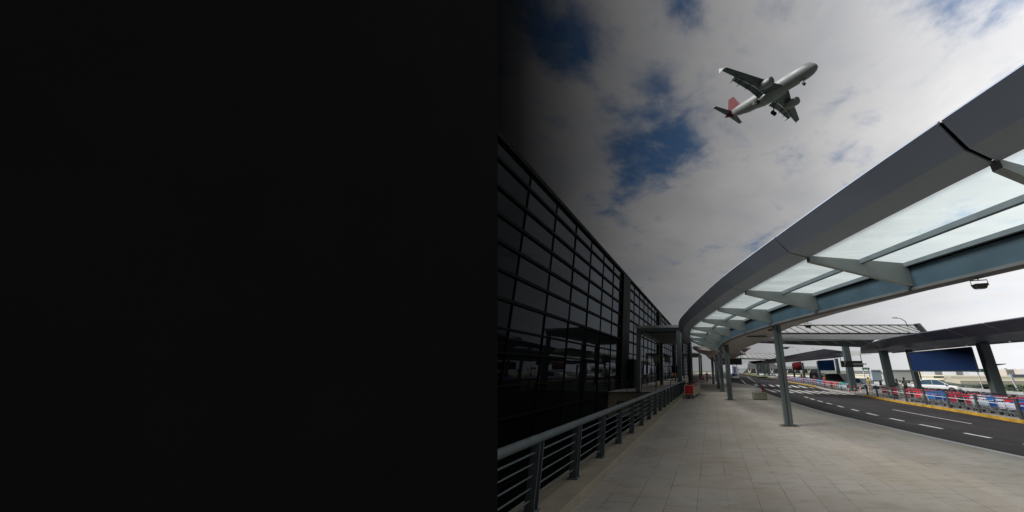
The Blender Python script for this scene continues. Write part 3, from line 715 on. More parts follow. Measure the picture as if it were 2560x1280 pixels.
# ------------------------------------------------------------------ island railing, columns, posters
IR = thing('island_railing', 'dark post railing with steel rails along the yellow kerb', 'railing', on_line(2400, .5, -.4))
pts = [Vector((interp(kerb_f, y) + .42, y, 0)) for y in [6, 9, 12, 14.5, 17, 19, 21, 23, 25, 27, 29, 31, 33, 35]]
for z, r, m in ((.52, .035, 'steel_dark'), (.25, .02, 'brightmetal'), (.06, .016, 'steel_rail'), (-.14, .016, 'steel_rail')):
    MB().tube([p + Z * z for p in pts], r, 8).build('handrail' if z > .5 else 'rail_bar', m, IR, smooth=True)
for px in (2170, 2195, 2236, 2268, 2317, 2376, 2450, 2556, 2690):
    p = on_line(px, .42, -.4); b = MB(); b.box((p.x, p.y, .08), (.10, .16, .96), R(-5)); b.box((p.x, p.y, .57), (.12, .18, .05), R(-5)); b.build('post', 'steel_dark', IR, bevel=.01)
IR2 = thing('far_island_railing', 'pale thin railing in front of the far row of trolleys', 'railing', (24, 43, -.4))
ys_ = [41.5, 47, 52, 57, 65, 73, 85, 100, 141]
for z in (.52, .2): MB().tube([(interp(kerb_f, y) + .45, y, z) for y in ys_], .025, 6).build('rail_bar', 'brightmetal', IR2)
for y in ys(42, 100, 3): MB().box((interp(kerb_f, y) + .45, y, .06), (.06, .06, .92)).build('post', 'steel_dark', IR2)

# island roof (dark panels) with columns
IC = thing('island_canopy', 'long dark grey panelled canopy over the traffic island', 'canopy', (21, 25, -.4))
ne = [(17.8, 6.0), (18.4, 11), (18.85, 16.0), (18.95, 18.6), (19.15, 21.2), (19.35, 24), (19.7, 26.6), (20.2, 28.9), (20.9, 31.4), (21.0, 33.5)]
fe = [(23.3, 5.2), (23.2, 10), (23.1, 15.2), (23.1, 18.2), (23.15, 21.3), (23.4, 24.6), (23.9, 27.9), (24.6, 31.2), (25.2, 35.0), (23.4, 37.6)]
def plate_row(parent, ne, fe, zn, zf, name, m, gap=.012, th=.12, bend=.28, zb=None):
    for i in range(len(ne) - 1):
        rr = []
        for k, t in ((i, gap), (i + 1, 1 - gap)):
            a = Vector((*ne[i], 0)).lerp(Vector((*ne[i + 1], 0)), t); b = Vector((*fe[i], 0)).lerp(Vector((*fe[i + 1], 0)), t)
            za = zn[i] + (zn[i + 1] - zn[i]) * t if isinstance(zn, list) else zn
            c = a.lerp(b, bend); zc = (za * .35 + zf * .65)
            rr.append([a + Z * za, c + Z * zc, b + Z * zf, b + Z * (zf + th), c + Z * (zc + th * 2.2), a + Z * (za + .05)])
        MB().loft(rr).build(name, m, parent)
plate_row(IC, ne, fe, [4.5] * 8 + [4.45, 4.1], 3.72, 'roof_panel', 'isl', gap=.022)
MB().tube([(x, y, 3.71) for x, y in fe[:-1]], .07, 6).build('edge_gutter', 'isl_light', IC)
for x, y, w in ((22.55, 22.6, .62), (22.03, 31.8, .66), (24.4, 41.9, .75)):
    zt = 3.75 if y < 40 else 4.9
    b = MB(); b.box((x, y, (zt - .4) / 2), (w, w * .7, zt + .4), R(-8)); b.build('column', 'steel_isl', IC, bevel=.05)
p = dd(2296, 985, 29.2); 
p = dd(2300, 985, 29.6); MB().box((p.x, 29.6, 1.66), (.40, .34, 4.1)).build('post', 'steel_dark', IC)
# small lamp arm and fittings
t = thing('wall_lamp', 'small dark arm lamp fixed to the right island column', 'lamp', (22.9, 22.5, 2.3)); MB().hexa([(22.85, 22.4, 2.28), (23.5, 22.4, 2.36), (23.5, 22.6, 2.36), (22.85, 22.6, 2.28), (22.85, 22.4, 2.38), (23.5, 22.4, 2.40), (23.5, 22.6, 2.40), (22.85, 22.6, 2.38)]).build('lamp_arm', 'signblack', t)
# large navy banner between post and column
def banner(q, label, m, edge_m='signblack'):
    (x0, y0t, y0b, Y0), (x1, y1t, y1b, Y1) = q
    a, b, c, d = dd(x0, y0t, Y0), dd(x0 + (y0b - y0t) * (x0 - 1630) / 2612 * 1.0, y0b, Y0), dd(x1 + (y1b - y1t) * (x1 - 1630) / 2612, y1b, Y1), dd(x1, y1t, Y1)
    t = thing('banner', label, 'banner', ((a.x + d.x) / 2, (a.y + d.y) / 2, b.z), 0, None)
    nrm = Vector((d.y - a.y, -(d.x - a.x), 0)).normalized() * .06
    MB().hexa([b, c, c - nrm, b - nrm, a, d, d - nrm, a - nrm]).build('panel', m, t)
    f = MB(); n2 = nrm * .4
    for p_, q_ in ((a, d), (b, c), (a, b), (d, c)): f.bar(p_ + n2 * 0, q_ + n2 * 0, .07, .07)
    f.build('frame', edge_m, t)
    return t
banner(((2270, 882, 928, 26.5), (2428, 868, 928, 22.4)), 'large navy blue banner hanging at the right of the traffic island', 'navy')
banner(((2044, 902, 926, 56), (2083, 900, 926, 50)), 'mid blue banner between two island columns left of the number 7 sign', 'poster_blue')
banner(((1982, 907, 925, 84), (2002, 904, 925, 76)), 'small dark red banner between distant island columns', 'maroon')

# second island canopy farther away
IC2 = thing('island_canopy', 'farther grey roof of the traffic island rising to a peak', 'canopy', (27, 50, -.4))
n2 = [g(*p, 4.5) for p in [(2111, 879), (2060, 873), (2015, 881), (1962, 891), (1905, 902)]]; f2 = [g(*p, 3.8) for p in [(2116, 891), (2090, 895), (2040, 900), (1965, 906), (1905, 911)]]
plate_row(IC2, [(p.x, p.y) for p in n2], [(p.x, p.y) for p in f2], 4.5, 3.8, 'roof_panel', 'isl', gap=.0)
for bx, by in ((2102, 962), (2052, 953), (2012, 949), (1987, 946)):
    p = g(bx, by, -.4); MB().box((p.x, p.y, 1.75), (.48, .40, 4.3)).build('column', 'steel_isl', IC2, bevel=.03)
IC2w = thing('island_canopy', 'pale roof wing right of the peaked island roof', 'canopy', (30, 50, 3.5))
q = [dd(2112, 879, 52), dd(2112, 892, 50), dd(2180, 886, 48), dd(2150, 878, 50)]
MB().hexa([*q, *[v + Z * .12 + Vector((0, .3, 0)) for v in q]]).build('roof_panel', 'isl_light', IC2w)
IC3 = thing('island_canopy', 'farthest small roof at the end of the traffic island', 'canopy', (60, 180, -.4))
q = [dd(1872, 906, 150), dd(1895, 912, 150), dd(1925, 908, 150), dd(1905, 903, 150)]
MB().hexa([*q, *[v + Z * .4 for v in q]]).build('roof_panel', 'isl', IC3)
for px in (1896, 1905, 1913, 1922):
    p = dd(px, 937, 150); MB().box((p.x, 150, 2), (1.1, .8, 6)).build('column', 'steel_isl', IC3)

# big pale roof spanning the road
BR = thing('road_canopy', 'wide pale glass roof with slanting bars spanning the road', 'canopy', (18, 35, 5.8))
A_, B_, C_, D_ = g(1870, 813, 6.0), g(2293, 812, 6.0), g(2312, 831, 6.0), g(1850, 831, 6.0)
MB().hexa([A_, B_, C_, D_, A_ + Z * .06, B_ + Z * .06, C_ + Z * .06, D_ + Z * .06]).build('glass_roof', mat('milky_roof', (.72, .74, .74), .5, var=.05), BR)
# translucent: use the canopy glass
BR.children[0].data.materials[0] = M['milky']
for i in range(18):
    t0 = i / 17.0; a = A_.lerp(B_, t0 * .93); b = D_.lerp(C_, min(1, t0 * .93 + .10))
    MB().bar(a - Z * .02, b - Z * .02,   .06 if i != 10 else .14, .05).build('roof_bar', 'steel_dark', BR)
MB().bar(A_ - Z * .03, B_ - Z * .03, .05, .07).build('roof_edge', 'steel_dark', BR)
MB().bar(B_, C_, .5, .25).build('end_trim', 'steel_dark', BR)
MB().bar(D_ - Z * .12 + Vector((0, .1, 0)), C_ - Z * .12 + Vector((0, .1, 0)), .15, .18).build('gutter', 'steel_dark', BR)
w0, w1 = D_ + Vector((0, .3, -.2)), C_ + Vector((0, .3, -.2))
q = [w0, w1, w1 - Z * .55, w0 - Z * .75]; MB().hexa([*q, *[v + Vector((0, .15, 0)) for v in q]]).build('fascia', 'milky', BR)
w0, w1 = dd(1890, 846, 38.5), dd(2190, 849, 41.5)
q = [w0, w1, dd(2160, 868, 41.5), dd(1890, 857, 38.5)]; MB().hexa([*q, *[v + Vector((0, .3, 0)) for v in q]]).build('truss_beam', 'steel_dark', BR)
for i in range(7):
    a = w0.lerp(w1, i / 7) + Vector((0, -.1, 0)); b = w0.lerp(w1, (i + .6) / 7) + Vector((0, -.1, -.55)); MB().bar(a, b, .08, .08).build('truss_bar', 'purlin', BR)
tx = MB()      # row of small pale characters along the beam (too small to be read in the photograph)
x = 0
for wch in (.14, .05, 0, .12, .12, .10, .14, .12, .10, .12, 0, .12, .06, .12):
    if wch:
        p = dd(1957 + x * 26, 846.5, 38.2); tx.box((p.x, p.y, p.z), (wch * 1.1, .02, .22))
    x += .115
tx.build('lettering', 'signwhite', BR)
MB().box((24.4, 41.9, 5.2), (.4, .4, .9)).build('strut', 'steel_dark', BR)
BR2 = thing('road_canopy', 'distant pale barred roof spanning the road far ahead', 'canopy', (30, 90, 5.5))
q = [g(1838, 884, 6), g(1958, 884, 6), g(1975, 894.5, 6), g(1832, 894.5, 6)]
MB().hexa([*q, *[v + Z * .15 for v in q]]).build('glass_roof', 'milky', BR2)
for i in range(10): MB().bar(q[0].lerp(q[1], i / 10) - Z * .05, q[3].lerp(q[2], i / 10 + .09) - Z * .05, .12, .1).build('roof_bar', 'steel_dark', BR2)
MB().bar(dd(1830, 896, 85), dd(1985, 900, 85), .4, .25).build('beam', 'steel_dark', BR2)
t = thing('loudspeaker', 'dark wedge lamp fixed beside the first tall twin column', 'lamp', dd(1960, 869, 20))
q = [dd(1955, 868, 20), dd(1976, 867, 20), dd(1968, 873, 20), dd(1957, 871, 20)]; MB().hexa([*q, *[v + Vector((0, .25, .02)) for v in q]]).build('lamp_body', 'steel_dark', t)

# signs
def textobj(s, size, parent, loc, m, name='lettering', rz=0, ext=.004):
    cu = bpy.data.curves.new(name, 'FONT'); cu.body = s; cu.size = size; cu.extrude = ext; cu.align_x = 'CENTER'; cu.align_y = 'CENTER'
    o = bpy.data.objects.new('tmp', cu); col.objects.link(o); dg = bpy.context.evaluated_depsgraph_get(); me = bpy.data.meshes.new_from_object(o.evaluated_get(dg))
    bpy.data.objects.remove(o); me.materials.clear(); me.materials.append(M[m]); n_ = bpy.data.objects.new(name, me); col.objects.link(n_); n_.parent = parent; n_.location = loc; n_.rotation_euler = (R(90), 0, rz); return n_
S7Y = 37.5
a = dd(2101, 902, S7Y); b = dd(2158, 918, S7Y); p = Vector(((a.x + b.x) / 2, S7Y, (a.z + b.z) / 2)); ww = b.x - a.x; hh = a.z - b.z
t = thing('gate_number_sign', 'dark hanging sign with a white number 7 and small lettering', 'sign', p)
MB().box((0, 0, 0), (ww, .14, hh)).build('panel', 'signblack', t, world=False, bevel=.01)
textobj('7', hh * 1.0, t, (-ww / 2 + .38, -.08, 0), 'signwhite', 'number')
lt = MB(); xx = ww * .06
for q_i in range(11):
    wq = [.10, .07, .11, .09][q_i % 4]; lt.box((xx, -.078, -.02 + (q_i % 2) * .02), (wq, .01, .15 + .03 * (q_i % 3))); xx += wq + .045
lt.build('lettering', 'signwhite', t, world=False)
MB().box((ww * .26, -.075, -.24), (ww * .38, .006, .03)).build('small_lettering', 'signwhite', t, world=False)
for sx in (-.48, .48): MB().bar((sx * ww, 0, hh / 2), (sx * ww, 0, hh / 2 + .75), .05, .05).build('hanger', 'steel_dark', t, world=False)
# gantry sign over the walkway road
a = dd(1802, 897, 42); b = dd(1855, 912, 42); p = Vector(((a.x + b.x) / 2, 42, (a.z + b.z) / 2)); ww = b.x - a.x; hh = a.z - b.z
t = thing('overhead_sign', 'black overhead sign with a green arrow mark between the far columns', 'sign', p)
MB().box((0, 0, 0), (ww, .15, hh)).build('panel', mat('sign_black2', (.012, .015, .015), .5), t, world=False)
MB().face([(-ww * .22, -.085, -hh * .25), (-ww * .14, -.085, -hh * .25), (-ww * .14, -.085, 0), (-ww * .11, -.085, 0), (-ww * .18, -.085, hh * .32), (-ww * .25, -.085, 0), (-ww * .22, -.085, 0)]).build('arrow', mat('sign_green', (.03, .4, .08), .5), t, world=False)
MB().box((-ww * .38, -.08, 0), (.14, .01, .28)).build('symbol', 'signwhite', t, world=False)
for sx in (-.1, .46): MB().bar((sx * ww, 0, hh / 2), (sx * ww, 0, hh / 2 + .9), .06, .06).build('hanger', 'steel_dark', t, world=False)

# ------------------------------------------------------------------ bollards
def bollard(p, label):
    t = thing('bollard', label, 'bollard', p, 0, 'red and white bollards by the crossing')
    for i in range(4):
        MB().tube([(0, 0, .19 * i), (0, 0, .19 * (i + 1) - .001)], .055, 12).build('band', 'redb' if i % 2 else 'white', t, world=False)
    MB().tube([(0, 0, .76), (0, 0, .80)], [.055, .02], 12).build('cap', 'redb', t, world=False)
bollard(g(2125, 984, -.4), 'red and white bollard left of the number 7 column')
bollard(g(2139, 984, -.4), 'red and white bollard in front of the number 7 column')
bollard(g(2153, 981, -.4), 'red and white bollard right of the number 7 column')

# ------------------------------------------------------------------ cars
def car(name, label, paint, loc, rz, L=4.5, Wd=1.8, Hh=1.45, van=False, group='cars on the outer lanes'):
    t = thing(name, label, 'car' if not van else 'van', loc, rz, group)
    hw = Wd / 2
    # stations along x (front +x): (x, z_belt, halfwidth, z_bottom)
    if van: st_ = [(-L / 2, .95, .80, .35), (-L / 2 + .15, 1.05, .93, .28), (-L * .2, 1.08, 1, .2), (L * .2, 1.05, 1, .2), (L * .36, .98, .98, .2), (L / 2 - .12, .82, .90, .25), (L / 2, .62, .78, .35)]
    else: st_ = [(-L / 2, .72, .78, .40), (-L / 2 + .15, .92, .92, .3), (-L * .25, .95, 1, .2), (L * .12, .92, 1, .2), (L * .32, .84, .97, .2), (L / 2 - .14, .70, .88, .25), (L / 2, .52, .74, .35)]
    rings = []
    for x, zb, w, z0 in st_:
        W_ = hw * w; rings.append([(x, -W_ * .94, z0), (x, -W_, z0 + .2), (x, -W_ * .97, zb - .12), (x, -W_ * .82, zb), (x, W_ * .82, zb), (x, W_ * .97, zb - .12), (x, W_, z0 + .2), (x, W_ * .94, z0)])
    MB().loft(rings).build('body', paint, t, smooth=True, world=False, sub=1)
    if van: cs = [(-L / 2 + .10, 1.0, .82), (-L / 2 + .30, Hh - .08, .74), (-L * .1, Hh, .75), (L * .18, Hh - .05, .72), (L * .38, .96, .80)]
    else: cs = [(-L * .42, .90, .80), (-L * .24, Hh - .06, .62), (-L * .05, Hh, .62), (L * .08, Hh - .05, .60), (L * .27, .86, .78)]
    base = cs[0][1] - .1
    rings = [[(x, -hw * .86, .82), (x, -hw * w, z), (x, hw * w, z), (x, hw * .86, .82)] for x, z, w in cs]
    MB().loft(rings).build('cabin_glass', 'vanglass' if van else 'carglass', t, smooth=False, world=False, bevel=.04)
    tp = [c for c in cs[1:-1]]
    b = MB(); b.loft([[(x, -hw * w * 1.02, z - .02), (x, -hw * w * .9, z + .03), (x, hw * w * .9, z + .03), (x, hw * w * 1.02, z - .02)] for x, z, w in tp]); b.build('roof', paint, t, smooth=True, world=False, bevel=.02)
    for sg in (-1, 1):
        for i in range(len(cs) - 1):
            (x0, z0, w0), (x1, z1, w1) = cs[i], cs[i + 1]
            if i in (0, len(cs) - 2): MB().bar((x0, sg * hw * (w0 + .02), z0), (x1, sg * hw * (w1 + .02), z1), .06, .05).build('window_pillar', paint, t, world=False)
        xm = cs[2][0]; MB().bar((xm, sg * hw * .88, .88), (xm, sg * hw * (cs[2][2] + .01), cs[2][1] - .03), .05, .03, up=(1, 0, 0)).build('window_pillar', paint, t, world=False)
    for sx in (-L * .30, L * .31):
        for sg in (-1, 1):
            w = MB().tube([(sx, sg * (hw - .20), .32), (sx, sg * (hw + .005), .32)], .32, 20).build('wheel', 'rubber', t, world=False)
            MB().tube([(sx, sg * (hw + .004), .32), (sx, sg * (hw + .015), .32)], .2, 12).build('rim', 'chrome', w, world=False)
    for sg in (-1, 1):
        MB().hexa([(L / 2 - .30, sg * hw * .62, .58), (L / 2 - .04, sg * hw * .45, .58), (L / 2 - .10, sg * hw * .80, .58), (L / 2 - .36, sg * hw * .93, .60), (L / 2 - .34, sg * hw * .60, .74), (L / 2 - .14, sg * hw * .45, .69), (L / 2 - .2, sg * hw * .80, .70), (L / 2 - .42, sg * hw * .90, .75)]).build('headlight', 'lamp', t, world=False)
        MB().box((L * .2, sg * (hw + .08), .98), (.12, .16, .12)).build('wing_mirror', paint, t, world=False, bevel=.02)
    MB().box((L / 2 - .02, 0, .42), (.06, hw * 1.1, .16)).build('grille', 'signblack', t, world=False, bevel=.01)
    MB().box((L / 2 + .02, 0, .40), (.02, .44, .13)).build('number_plate', 'plate', t, world=False)
    return t
c_white = car('parked_car', 'white saloon car behind the waiting people at the right', 'car_white', (34.7, 42.3, -.55), R(-38), 4.6)
car('parked_car', 'silver car facing the viewer right of the number 7 column', 'car_silver', (29.0, 47.6, -.55), R(-78), 4.6)
car('parked_car', 'pale silver car parked left of the number 7 column', 'car_silver', (32.6, 58, -.55), R(-80), 4.6)
car('parked_van', 'black people carrier standing left of the number 7 column', 'car_black', (40.2, 82, -.55), R(-66), 4.7, 1.9, 1.95, van=True)
car('parked_van', 'black van half hidden behind the number 7 column', 'car_black', (28.8, 52.5, -.55), R(-80), 4.9, 1.9, 2.0, van=True)
car('parked_car', 'white car with dark windscreen parked by the far kerb lay-by', 'car_white', (18.4, 76, -.16), R(-100), 4.4)
car('parked_car', 'distant silver car behind the far trolley row', 'car_silver', (45, 92, -.55), R(-80), 4.4)
car('parked_car', 'tiny white car at the far end of the road', 'car_white', (48, 150, -.5), R(-100), 4.4)
car('parked_car', 'tiny silver car beside the last white car down the road', 'car_silver', (54, 152, -.5), R(-100), 4.4)

# ------------------------------------------------------------------ people
def skin_mesh(name, verts, edges, radii, m, parent, lv=1):
    me = bpy.data.meshes.new(name); me.from_pydata(verts, edges, []); o = bpy.data.objects.new(name, me); col.objects.link(o); o.parent = parent
    md = o.modifiers.new('skin', 'SKIN'); md.use_smooth_shade = True
    for i, r in enumerate(radii): me.skin_vertices[0].data[i].radius = (r, r) if not isinstance(r, tuple) else r
    me.skin_vertices[0].data[0].use_root = True
    s = o.modifiers.new('sub', 'SUBSURF'); s.levels = lv; s.render_levels = lv
    me.materials.append(M[m]); return o
def person(label, loc, rz, h=1.65, top='white', low='white', legs='skin', hairlen=0, stride=.1, arm=(.1, .1), vest=None, skirt=False, bag=None, group=None, hat=False, detail=True):
    t = thing('person', label, 'person', loc, rz, group); k = h / 1.7
    def V(x, y, z): return (x * k, y * k, z * k)
    s = stride
    #  faces -y
    vs = [V(0, 0, .95), V(0, 0, 1.15), V(0, 0, 1.38), V(0, 0, 1.46), V(0, -.01, 1.55), V(0, -.012, 1.64),
          V(-.17, 0, 1.38), V(-.22, -arm[0] * .4, 1.12), V(-.20, -arm[0] * 1.6, .92 + arm[0] * .3), V(-.20, -arm[0] * 1.9, .84 + arm[0] * .4),
          V(.17, 0, 1.38), V(.22, -arm[1] * .4, 1.12), V(.20, -arm[1] * 1.6, .92 + arm[1] * .3), V(.20, -arm[1] * 1.9, .84 + arm[1] * .4),
          V(-.09, 0, .88), V(-.10, -s * .5, .48), V(-.10, -s + .02, .08), V(-.10, -s - .10, .03),
          V(.09, 0, .88), V(.10, s * .3, .48), V(.10, s, .09), V(.10, s - .11, .03)]
    es = [(0, 1), (1, 2), (2, 3), (3, 4), (4, 5), (2, 6), (6, 7), (7, 8), (8, 9), (2, 10), (10, 11), (11, 12), (12, 13), (0, 14), (14, 15), (15, 16), (16, 17), (0, 18), (18, 19), (19, 20), (20, 21)]
    rd = [.12, .11, .10, .05, .085, .08, .05, .038, .028, .032, .05, .038, .028, .032, .075, .052, .036, .03, .075, .052, .036, .03]
    skin_mesh('body', vs, es, [r * k for r in rd], 'skin', t)
    tv = [V(0, 0, .93), V(0, 0, 1.15), V(0, 0, 1.40), V(-.17, 0, 1.38), V(-.215, -arm[0] * .25, 1.2), V(.17, 0, 1.38), V(.215, -arm[1] * .25, 1.2)]
    skin_mesh('shirt', tv, [(0, 1), (1, 2), (2, 3), (3, 4), (2, 5), (5, 6)], [r * k for r in (.150, .135, .115, .07, .055, .07, .055)], top, t)
    if vest: MB().tube([V(0, 0, .98), V(0, 0, 1.2), V(0, 0, 1.42)], [.165 * k, .165 * k, .13 * k], 12).build('vest', vest, t, smooth=True, world=False)
    if skirt: MB().tube([V(0, 0, 1.0), V(0, 0, .8), V(0, 0, .55)], [.14 * k, .18 * k, .21 * k], 14).build('skirt', low, t, smooth=True, world=False)
    else:
        zk = .12 if legs != 'skin' else .5
        lv = [V(0, 0, .95), V(-.09, 0, .86), V(-.10, -s * .5, .50), V(-.10, -s + .02, zk), V(.09, 0, .86), V(.10, s * .3, .50), V(.10, s, zk)] if legs != 'skin' else [V(0, 0, .95), V(-.09, 0, .86), V(-.10, -s * .5, .52), V(.09, 0, .86), V(.10, s * .3, .52)]
        le = [(0, 1), (1, 2), (2, 3), (0, 4), (4, 5), (5, 6)] if legs != 'skin' else [(0, 1), (1, 2), (0, 3), (3, 4)]
        lr = [.14, .10, .075, .06, .10, .075, .06] if legs != 'skin' else [.14, .10, .08, .10, .08]
        skin_mesh('trousers' if legs != 'skin' else 'shorts', lv, le, [r * k for r in lr], low, t)
    hb = MB(); bm_r = []
    for i in range(7):
        a = math.pi * .5 * i / 6; bm_r.append((1.60 + .13 * math.sin(a), .108 * math.cos(a) + .002))
    hb.tube([V(0, .018, z) for z, r in bm_r], [r * k for z, r in bm_r], 12)
    if hairlen: hb.tube([V(0, .05, 1.66), V(0, .085, 1.5), V(0, .10, 1.66 - hairlen)], [.09 * k, .085 * k, .04 * k], 10)
    hb.build('hair', 'hair', t, smooth=True, world=False)
    fc = MB(); fc.box(V(0, -.100, 1.60), (.018 * k, .03 * k, .035 * k)); fc.build('nose', 'skin', t, world=False)
    ey = MB(); [ey.box(V(x, -.090, 1.625), (.022 * k, .012, .010 * k)) for x in (-.032, .032)]; ey.build('eyes', 'hair', t, world=False)
    mo = MB(); mo.box(V(0, -.088, 1.555), (.04 * k, .012, .008 * k)); mo.build('mouth', 'red2', t, world=False)
    for sg, a_ in ((-1, arm[0]), (1, arm[1])):      # fingers and thumb
        hbm = MB()
        for f in range(4):
            x = .20 * sg + (-.024 + .016 * f); y = -a_ * 1.9
            z = .84 + a_ * .4; hbm.tube([V(x, y - .0, z), V(x, y - .012, z - .05 - .006 * (f in (1, 2))), V(x, y - .03, z - .075)], [.009 * k, .008 * k, .006 * k], 6)
        hbm.tube([V(.20 * sg - .03 * sg, -a_ * 1.9 - .01, .86 + a_ * .4), V(.20 * sg - .045 * sg, -a_ * 1.9 - .035, .82 + a_ * .4)], [.010 * k, .008 * k], 6)
        hbm.build('fingers', 'skin', t, smooth=True, world=False)
    for sg, yy in ((-1, -s - .04), (1, s - .05)):
        MB().hexa([V(.10 * sg - .045, yy - .14, 0), V(.10 * sg + .045, yy - .14, 0), V(.10 * sg + .04, yy + .10, 0), V(.10 * sg - .04, yy + .10, 0), V(.10 * sg - .035, yy - .12, .05), V(.10 * sg + .035, yy - .12, .05), V(.10 * sg + .035, yy + .09, .08), V(.10 * sg - .035, yy + .09, .08)]).build('shoe', 'signblack' if legs != 'skin' else 'white', t, world=False, bevel=.01)
    if bag: MB().box(V(.0, .17, 1.15), (.28 * k, .16 * k, .40 * k)).build('backpack', bag, t, world=False, bevel=.04)
    return t
mat_y = mat('yellow_top', (.40, .36, .08), .8); M['yellow_top'] = mat_y; M['cream'] = mat('cream_cloth', (.6, .52, .42), .8); M['pinkl'] = mat('pink_trousers', (.62, .22, .20), .8)
M['orange'] = mat('orange_top', (.65, .18, .02), .8); M['bluesh'] = mat('blue_shirt', (.10, .18, .32), .8); M['limev'] = mat('pale_green_vest', (.42, .55, .36), .8); M['navyt'] = mat('navy_trousers', (.02, .025, .05), .8)
def spot_mat():
    m = bpy.data.materials.new('patterned_blouse'); m.use_nodes = True; n = m.node_tree.nodes; l = m.node_tree.links; b = n['Principled BSDF']; b.inputs['Roughness'].default_value = .8
    v = n.new('ShaderNodeTexVoronoi'); v.inputs['Scale'].default_value = 9; tc = n.new('ShaderNodeTexCoord'); l.new(tc.outputs['Object'], v.inputs['Vector'])
    r = n.new('ShaderNodeValToRGB'); r.color_ramp.elements[0].position = .32; r.color_ramp.elements[0].color = (.08, .03, .03, 1); r.color_ramp.elements[1].position = .38; r.color_ramp.elements[1].color = (.62, .55, .5, 1)
    l.new(v.outputs['Distance'], r.inputs[0]); l.new(r.outputs[0], b.inputs['Base Color']); return m
M['spot'] = spot_mat()
person('person in yellow top and pale trousers walking beside the silver car', g(2177, 982, -.4), R(-60), 1.62, 'yellow_top', 'cream', 'pinkl', .14, .16, (.12, .06))
person('person in patterned white blouse and shorts with a dark backpack', g(2250, 988, -.4), R(70), 1.55, 'spot', 'white', 'skin', 0, .10, (.22, .2), bag='signblack')
person('person in blue shirt and pale green vest bending over the trolleys', g(2270, 991, -.4), R(185), 1.70, 'bluesh', 'navyt', 'navyt', 0, .12, (.05, .25), vest='limev')
person('person in orange top standing behind the far trolley row', g(2065, 968, -.4), R(10), 1.6, 'orange', 'cream', 'cream', 0, .1, (.2, .1))
person('person in pale top behind the far trolleys near the blue banner', g(2038, 959, -.4), R(0), 1.65, 'cream', 'navyt', 'navyt', 0, .1)
person('person in dark clothes behind the far trolleys below the red banner', g(2006, 955, -.4), R(0), 1.65, 'navyt', 'navyt', 'navyt', 0, .1)
person('person in long black coat walking on the far pavement', g(1768, 955, 0), R(180), 1.72, 'signblack', 'signblack', 'navyt', 0, .16)
person('person in dark clothes beside the red trolley pile far ahead', g(1751, 953, 0), R(180), 1.70, 'signblack', 'navyt', 'navyt', 0, .12)
person('person in white top far down the pavement', g(1783, 946, 0), R(180), 1.72, 'white', 'red', 'navyt', 0, .1)
person('person in orange top standing on the entrance deck behind the porch column', g(1689, 956, 0), R(20), 1.68, 'orange', 'navyt', 'navyt', 0, .1)
person('person in cream top on the entrance deck left of the one in orange', g(1681, 955, 0), R(-20), 1.66, 'cream', 'navyt', 'navyt', 0, .1)
person('person in blue shirt by the terminal doors', g(1618, 962, 0), R(40), 1.7, 'bluesh', 'navyt', 'navyt', 0, .1)
person('tiny person in orange crossing the road far ahead', g(1869, 940, -.4), R(0), 1.75, 'orange', 'orange', 'orange', 0, .2)
for i, (px, py) in enumerate(((1758, 954), (1776, 949))):
    put_trolley(('redb', 'red2'), g(px, py, 0), R(-5 + 20 * i), ['red boarded trolley between two dark dressed people on the far pavement', 'red boarded trolley nearest the person in white far ahead'][i], 'loose trolleys on the far pavement')
t = thing('planter', 'pale slatted planter box on the far pavement by the dark column', 'planter', g(1740, 953, 0)); 
MB().box((0, 0, .55), (1.1, .6, .9)).build('box', 'concrete_light', t, world=False, bevel=.03)
b = MB(); [b.box((0, -.31, z), (1.0, .02, .05)) for z in (.3, .5, .7)]; b.build('slats', 'tan', t, world=False)
b = MB(); [b.box((x, 0, .05), (.12, .5, .1)) for x in (-.4, .4)]; b.build('feet', 'steel_dark', t, world=False)

# ------------------------------------------------------------------ parapet wall, viaducts, hoarding, skyline, trees
PW = thing('parapet_wall', 'pale concrete parapet with a dark rail along the outer road', 'wall', (30, 28, -.55))
mb = MB(); 
for a, b in zip(wall_l, wall_l[1:]):
    mb.hexa([(a[0], a[1], -8), (a[0] + .3, a[1], -8), (b[0] + .3, b[1], -8), (b[0], b[1], -8), (a[0], a[1], .0), (a[0] + .25, a[1], .0), (b[0] + .25, b[1], .0), (b[0], b[1], .0)])
mb.build('wall_body', 'concrete_light', PW)
MB().tube([(x + .12, y, .30) for x, y in wall_l], .045, 6).build('handrail', 'steel_dark', PW)
y = 16
while y < 100:
    x = interp(wall_l, y); MB().box((x + .12, y, .14), (.05, .30, .32)).build('rail_post', 'steel_dark', PW); y += 2.6
for y in (24, 33, 44, 60): 
    x = interp(wall_l, y); MB().box((x - .005, y, -.3), (.03, .04, .6)).build('joint', 'steel_dark', PW)
